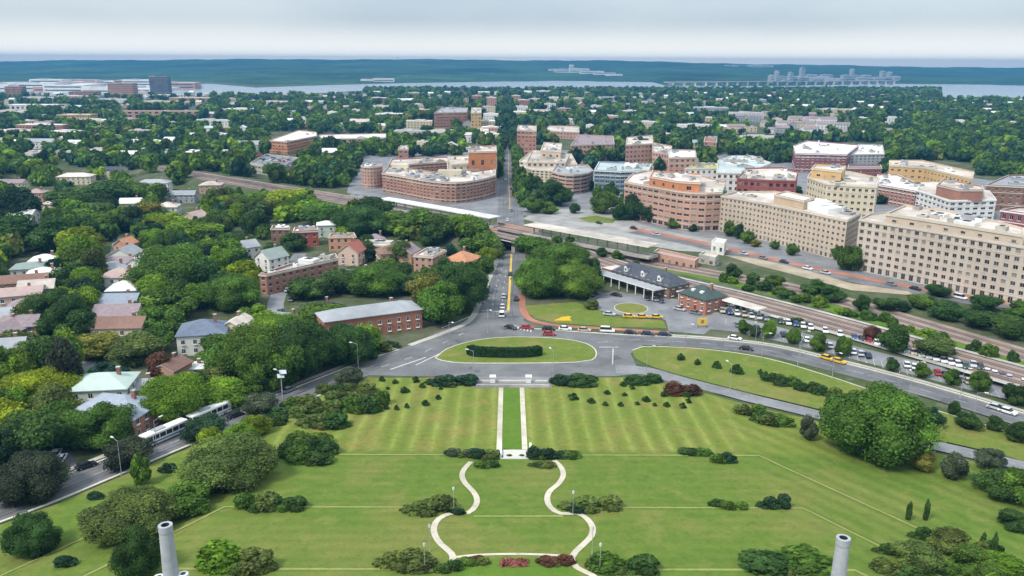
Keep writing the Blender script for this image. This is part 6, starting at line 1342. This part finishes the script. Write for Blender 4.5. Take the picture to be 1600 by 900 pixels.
b = MB(); b.box(-.5, .5, -.02, .02, 0, 1.2, mat('sign_brown', (.30, .18, .04))); b.build('sign_face', r, (0, -.14, 1.6))
x, y = gh(883, 500); b = MB()
fl = [(-4, -1.5), (-1, 2.6), (1.5, 3.6), (2.6, 2.5), (1.6, 1.2), (2.2, -1.6)]; zz = float(H(x, y)); b.prism([(x + a, y + c_) for a, c_ in fl], zz - .2, zz + .35, mat('marigold', (.62, .36, .02), .9, .3, 3.)); tag(b.build('flower_bed'), 'orange-yellow curved flower bed on the station lawn', 'flower bed')

# far bank and industrial shore
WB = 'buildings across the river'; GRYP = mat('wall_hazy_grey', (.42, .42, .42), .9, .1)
def shore_box(px, d, W_, Hh, name, base, cat='building', D_=40, wm=None, zoff=0, grp=WB):
    r_ = ray(px, 97); x = r_[0] / r_[1] * d; z = max(0., hillz(px, d)) if d >= shore(px) else 0.
    b = MB(); b.box(-W_ / 2, W_ / 2, -D_ / 2, D_ / 2, -8, Hh, wm or WHT, RFW); b.box(-W_ * .3, -W_ * .05, -D_ * .3, D_ * .2, Hh, Hh + max(1.5, Hh * .12), GRY)
    for k in range(int(Hh // 9)): b.box(-W_ * .46, W_ * .46, -D_ / 2 - .4, -D_ / 2 + .1, 4 + k * 9, 7 + k * 9, GLASSB)
    o = b.build(name, None, (x, d, z)); o['category'] = cat; o['group'] = grp; AUTO.append((o, base, x, d)); return o
for k in range(26):
    px = 1205 + k * 8 + rr.uniform(-3, 3); d = rr.uniform(3900, 4700) if px > 1240 else rr.uniform(3700, 4300); tall = rr.random() < .3
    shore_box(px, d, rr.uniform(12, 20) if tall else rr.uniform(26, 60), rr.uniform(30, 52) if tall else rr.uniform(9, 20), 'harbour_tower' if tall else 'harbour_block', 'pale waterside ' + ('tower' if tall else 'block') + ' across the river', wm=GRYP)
for px, d, W_, Hh in [(599, 3720, 90, 14), (585, 3760, 120, 8), (893, 5300, 26, 40), (885, 5200, 140, 20), (905, 5150, 120, 24), (925, 5000, 140, 14), (945, 4850, 120, 10), (868, 5400, 90, 10), (960, 4700, 90, 8), (1180, 6400, 260, 12), (1150, 6400, 160, 10)]:
    shore_box(px, d, W_, Hh, 'hillside_plant', 'pale hillside ' + ('tower' if Hh > 40 else 'works building') + ' on the far wooded shore', wm=WHT)
for px, d, Hh, lb in ((622, 6900, 18, 'tiny water tower on the wooded skyline'), (893, 6900, 18, 'thin pale tower rising on the wooded skyline')):
    r_ = ray(px, 97); x = r_[0] / r_[1] * d; z = hillz(px, d); b = MB(); b.tube((0, 0, -5), (0, 0, Hh * .7), 4, 4, WHT, 10); b.tube((0, 0, Hh * .6), (0, 0, Hh * .8), 8, 13, WHT, 12); b.tube((0, 0, Hh * .8), (0, 0, Hh), 13, 5, WHT, 12); tag(b.build('water_tower', None, (x, d, z)), lb, 'tower')
for k in range(30):
    px = rr.uniform(-5, 340); d = rr.uniform(2350, 3300); o = shore_box(px, d, rr.uniform(40, 130), rr.uniform(8, 22), 'warehouse', rr.choice(('white', 'pale', 'long white')) + ' flat-roofed warehouse near the river', D_=rr.uniform(40, 90), wm=rr.choice((WHT, WHT, CRE, BRP_)), grp='warehouses near the river')
r = empty('river_bridge', 'long low pale bridge with many piers crossing the river', 'bridge', (0, 0, 0)); a, b_ = np.array(g(1040, 135)), np.array(g(1400, 131.5)); d = b_ - a; e = d / np.linalg.norm(d)
q = MB(); q.obox(((a + b_) / 2), e, np.linalg.norm(d) / 2, 14, 14, 17, CONC); q.build('deck', r)
for k in range(24):
    q = MB(); c_ = a + d * (k + .5) / 24; q.obox(c_, e, 5, 12, -1, 14, WHT); q.build('pier', r)

# ------------------------------------------------------------------ haze
hz = MB(); hz.box(-8100, 8100, -450, 7700, -9, 126, None)
hz.mats = []; hm = bpy.data.materials.new('haze'); hm.use_nodes = True; ht_ = hm.node_tree; ht_.nodes.clear()
ho = ht_.nodes.new('ShaderNodeOutputMaterial'); hv = ht_.nodes.new('ShaderNodeVolumePrincipled'); hv.inputs['Color'].default_value = (.075, .28, .57, 1); hv.inputs['Density'].default_value = HAZE_D; hv.inputs['Anisotropy'].default_value = .2
ht_.links.new(hv.outputs[0], ho.inputs['Volume'])
me = hz.mesh('haze'); me.materials.clear(); me.materials.append(hm); o = link('haze', me); struct(o, 'stuff'); o['label'] = 'thin blue summer haze over the town'

# ------------------------------------------------------------------ a label of its own for every repeat, by what it stands next to
ORD = ['', 'second', 'third', 'fourth', 'fifth', 'sixth', 'seventh', 'eighth', 'ninth', 'tenth', 'eleventh', 'twelfth', 'thirteenth', 'fourteenth', 'fifteenth', 'sixteenth', 'seventeenth', 'eighteenth', 'nineteenth', 'twentieth']
LM += [('the river bank', *g(560, 143)), ('the far end of the avenue', *g(793, 155)), ('the pale waterside bridge', *g(1180, 134)), ('the yellow sign gate', *gh(1097, 512)), ('the huge spreading tree', *gh(1362, 715)), ('the white stone stairway', *gh(805, 712)), ('the clipped hedge', *gh(790, 556)),
       ('the pinkish flower bed', *gh(803, 882)), ('the park drive bend', *gh(1150, 617)), ('the white and blue bus', *gh(258, 686)), ('the solitary hollow pillar', *gh(1318, 900)), ('the hollow pillar by trees', *gh(262, 900)), ('the skyline water tower', *g(622, 112)), ('the railway bend', *gh(430, 294)), ('the edge of the dark woods', *g(1450, 240)),
       ('the riverside trees', *g(1300, 160)), ('the car park middle', *gh(1330, 545)), ('the far car park end', *gh(1560, 612)), ('the solar panel mast', *gh(441, 622)), ('the pair of slim evergreens', *gh(1432, 822)), ('the curved path waist', *gh(890, 804))]
CL = {}
for o, base, x, y in AUTO:
    d, k = min((math.hypot(x - a, y - b), i) for i, (p, a, b) in enumerate(LM)); a, b = LM[k][1:]
    lx, ly = proj(a, b, 0); ox, oy = proj(x, y, 0)
    rel = 'behind' if oy < ly - .35 * abs(ox - lx) - 1 else ('in front of' if oy > ly + .35 * abs(ox - lx) + 1 else 'to one side of')
    if rel == 'to one side of': rel = 'just west of' if ox < lx and False else ('leftward of' if ox < lx else 'rightward of')
    CL.setdefault((base, rel, k), []).append((d, o))
for (base, rel, k), q in CL.items():
    q.sort(key=lambda t: t[0])
    for i, (d, o) in enumerate(q):
        o['label'] = ('%s %s %s' % (base, rel, LM[k][0])) if len(q) == 1 else ('%s, %s %s %s' % (base, ORD[i] if i else 'first', rel, LM[k][0]) if i < 20 else '%s, number %d out, %s %s' % (base, i + 1, rel, LM[k][0]))
_all = {}
for o in C.objects:
    if o.parent is None and o.get('label'): _all.setdefault(o['label'], []).append(o.name)
print('duplicate labels', {k: v for k, v in _all.items() if len(v) > 1}); print('long labels', [k for k in _all if not 4 <= len(k.split()) <= 16][:10], 'objects', len(C.objects))
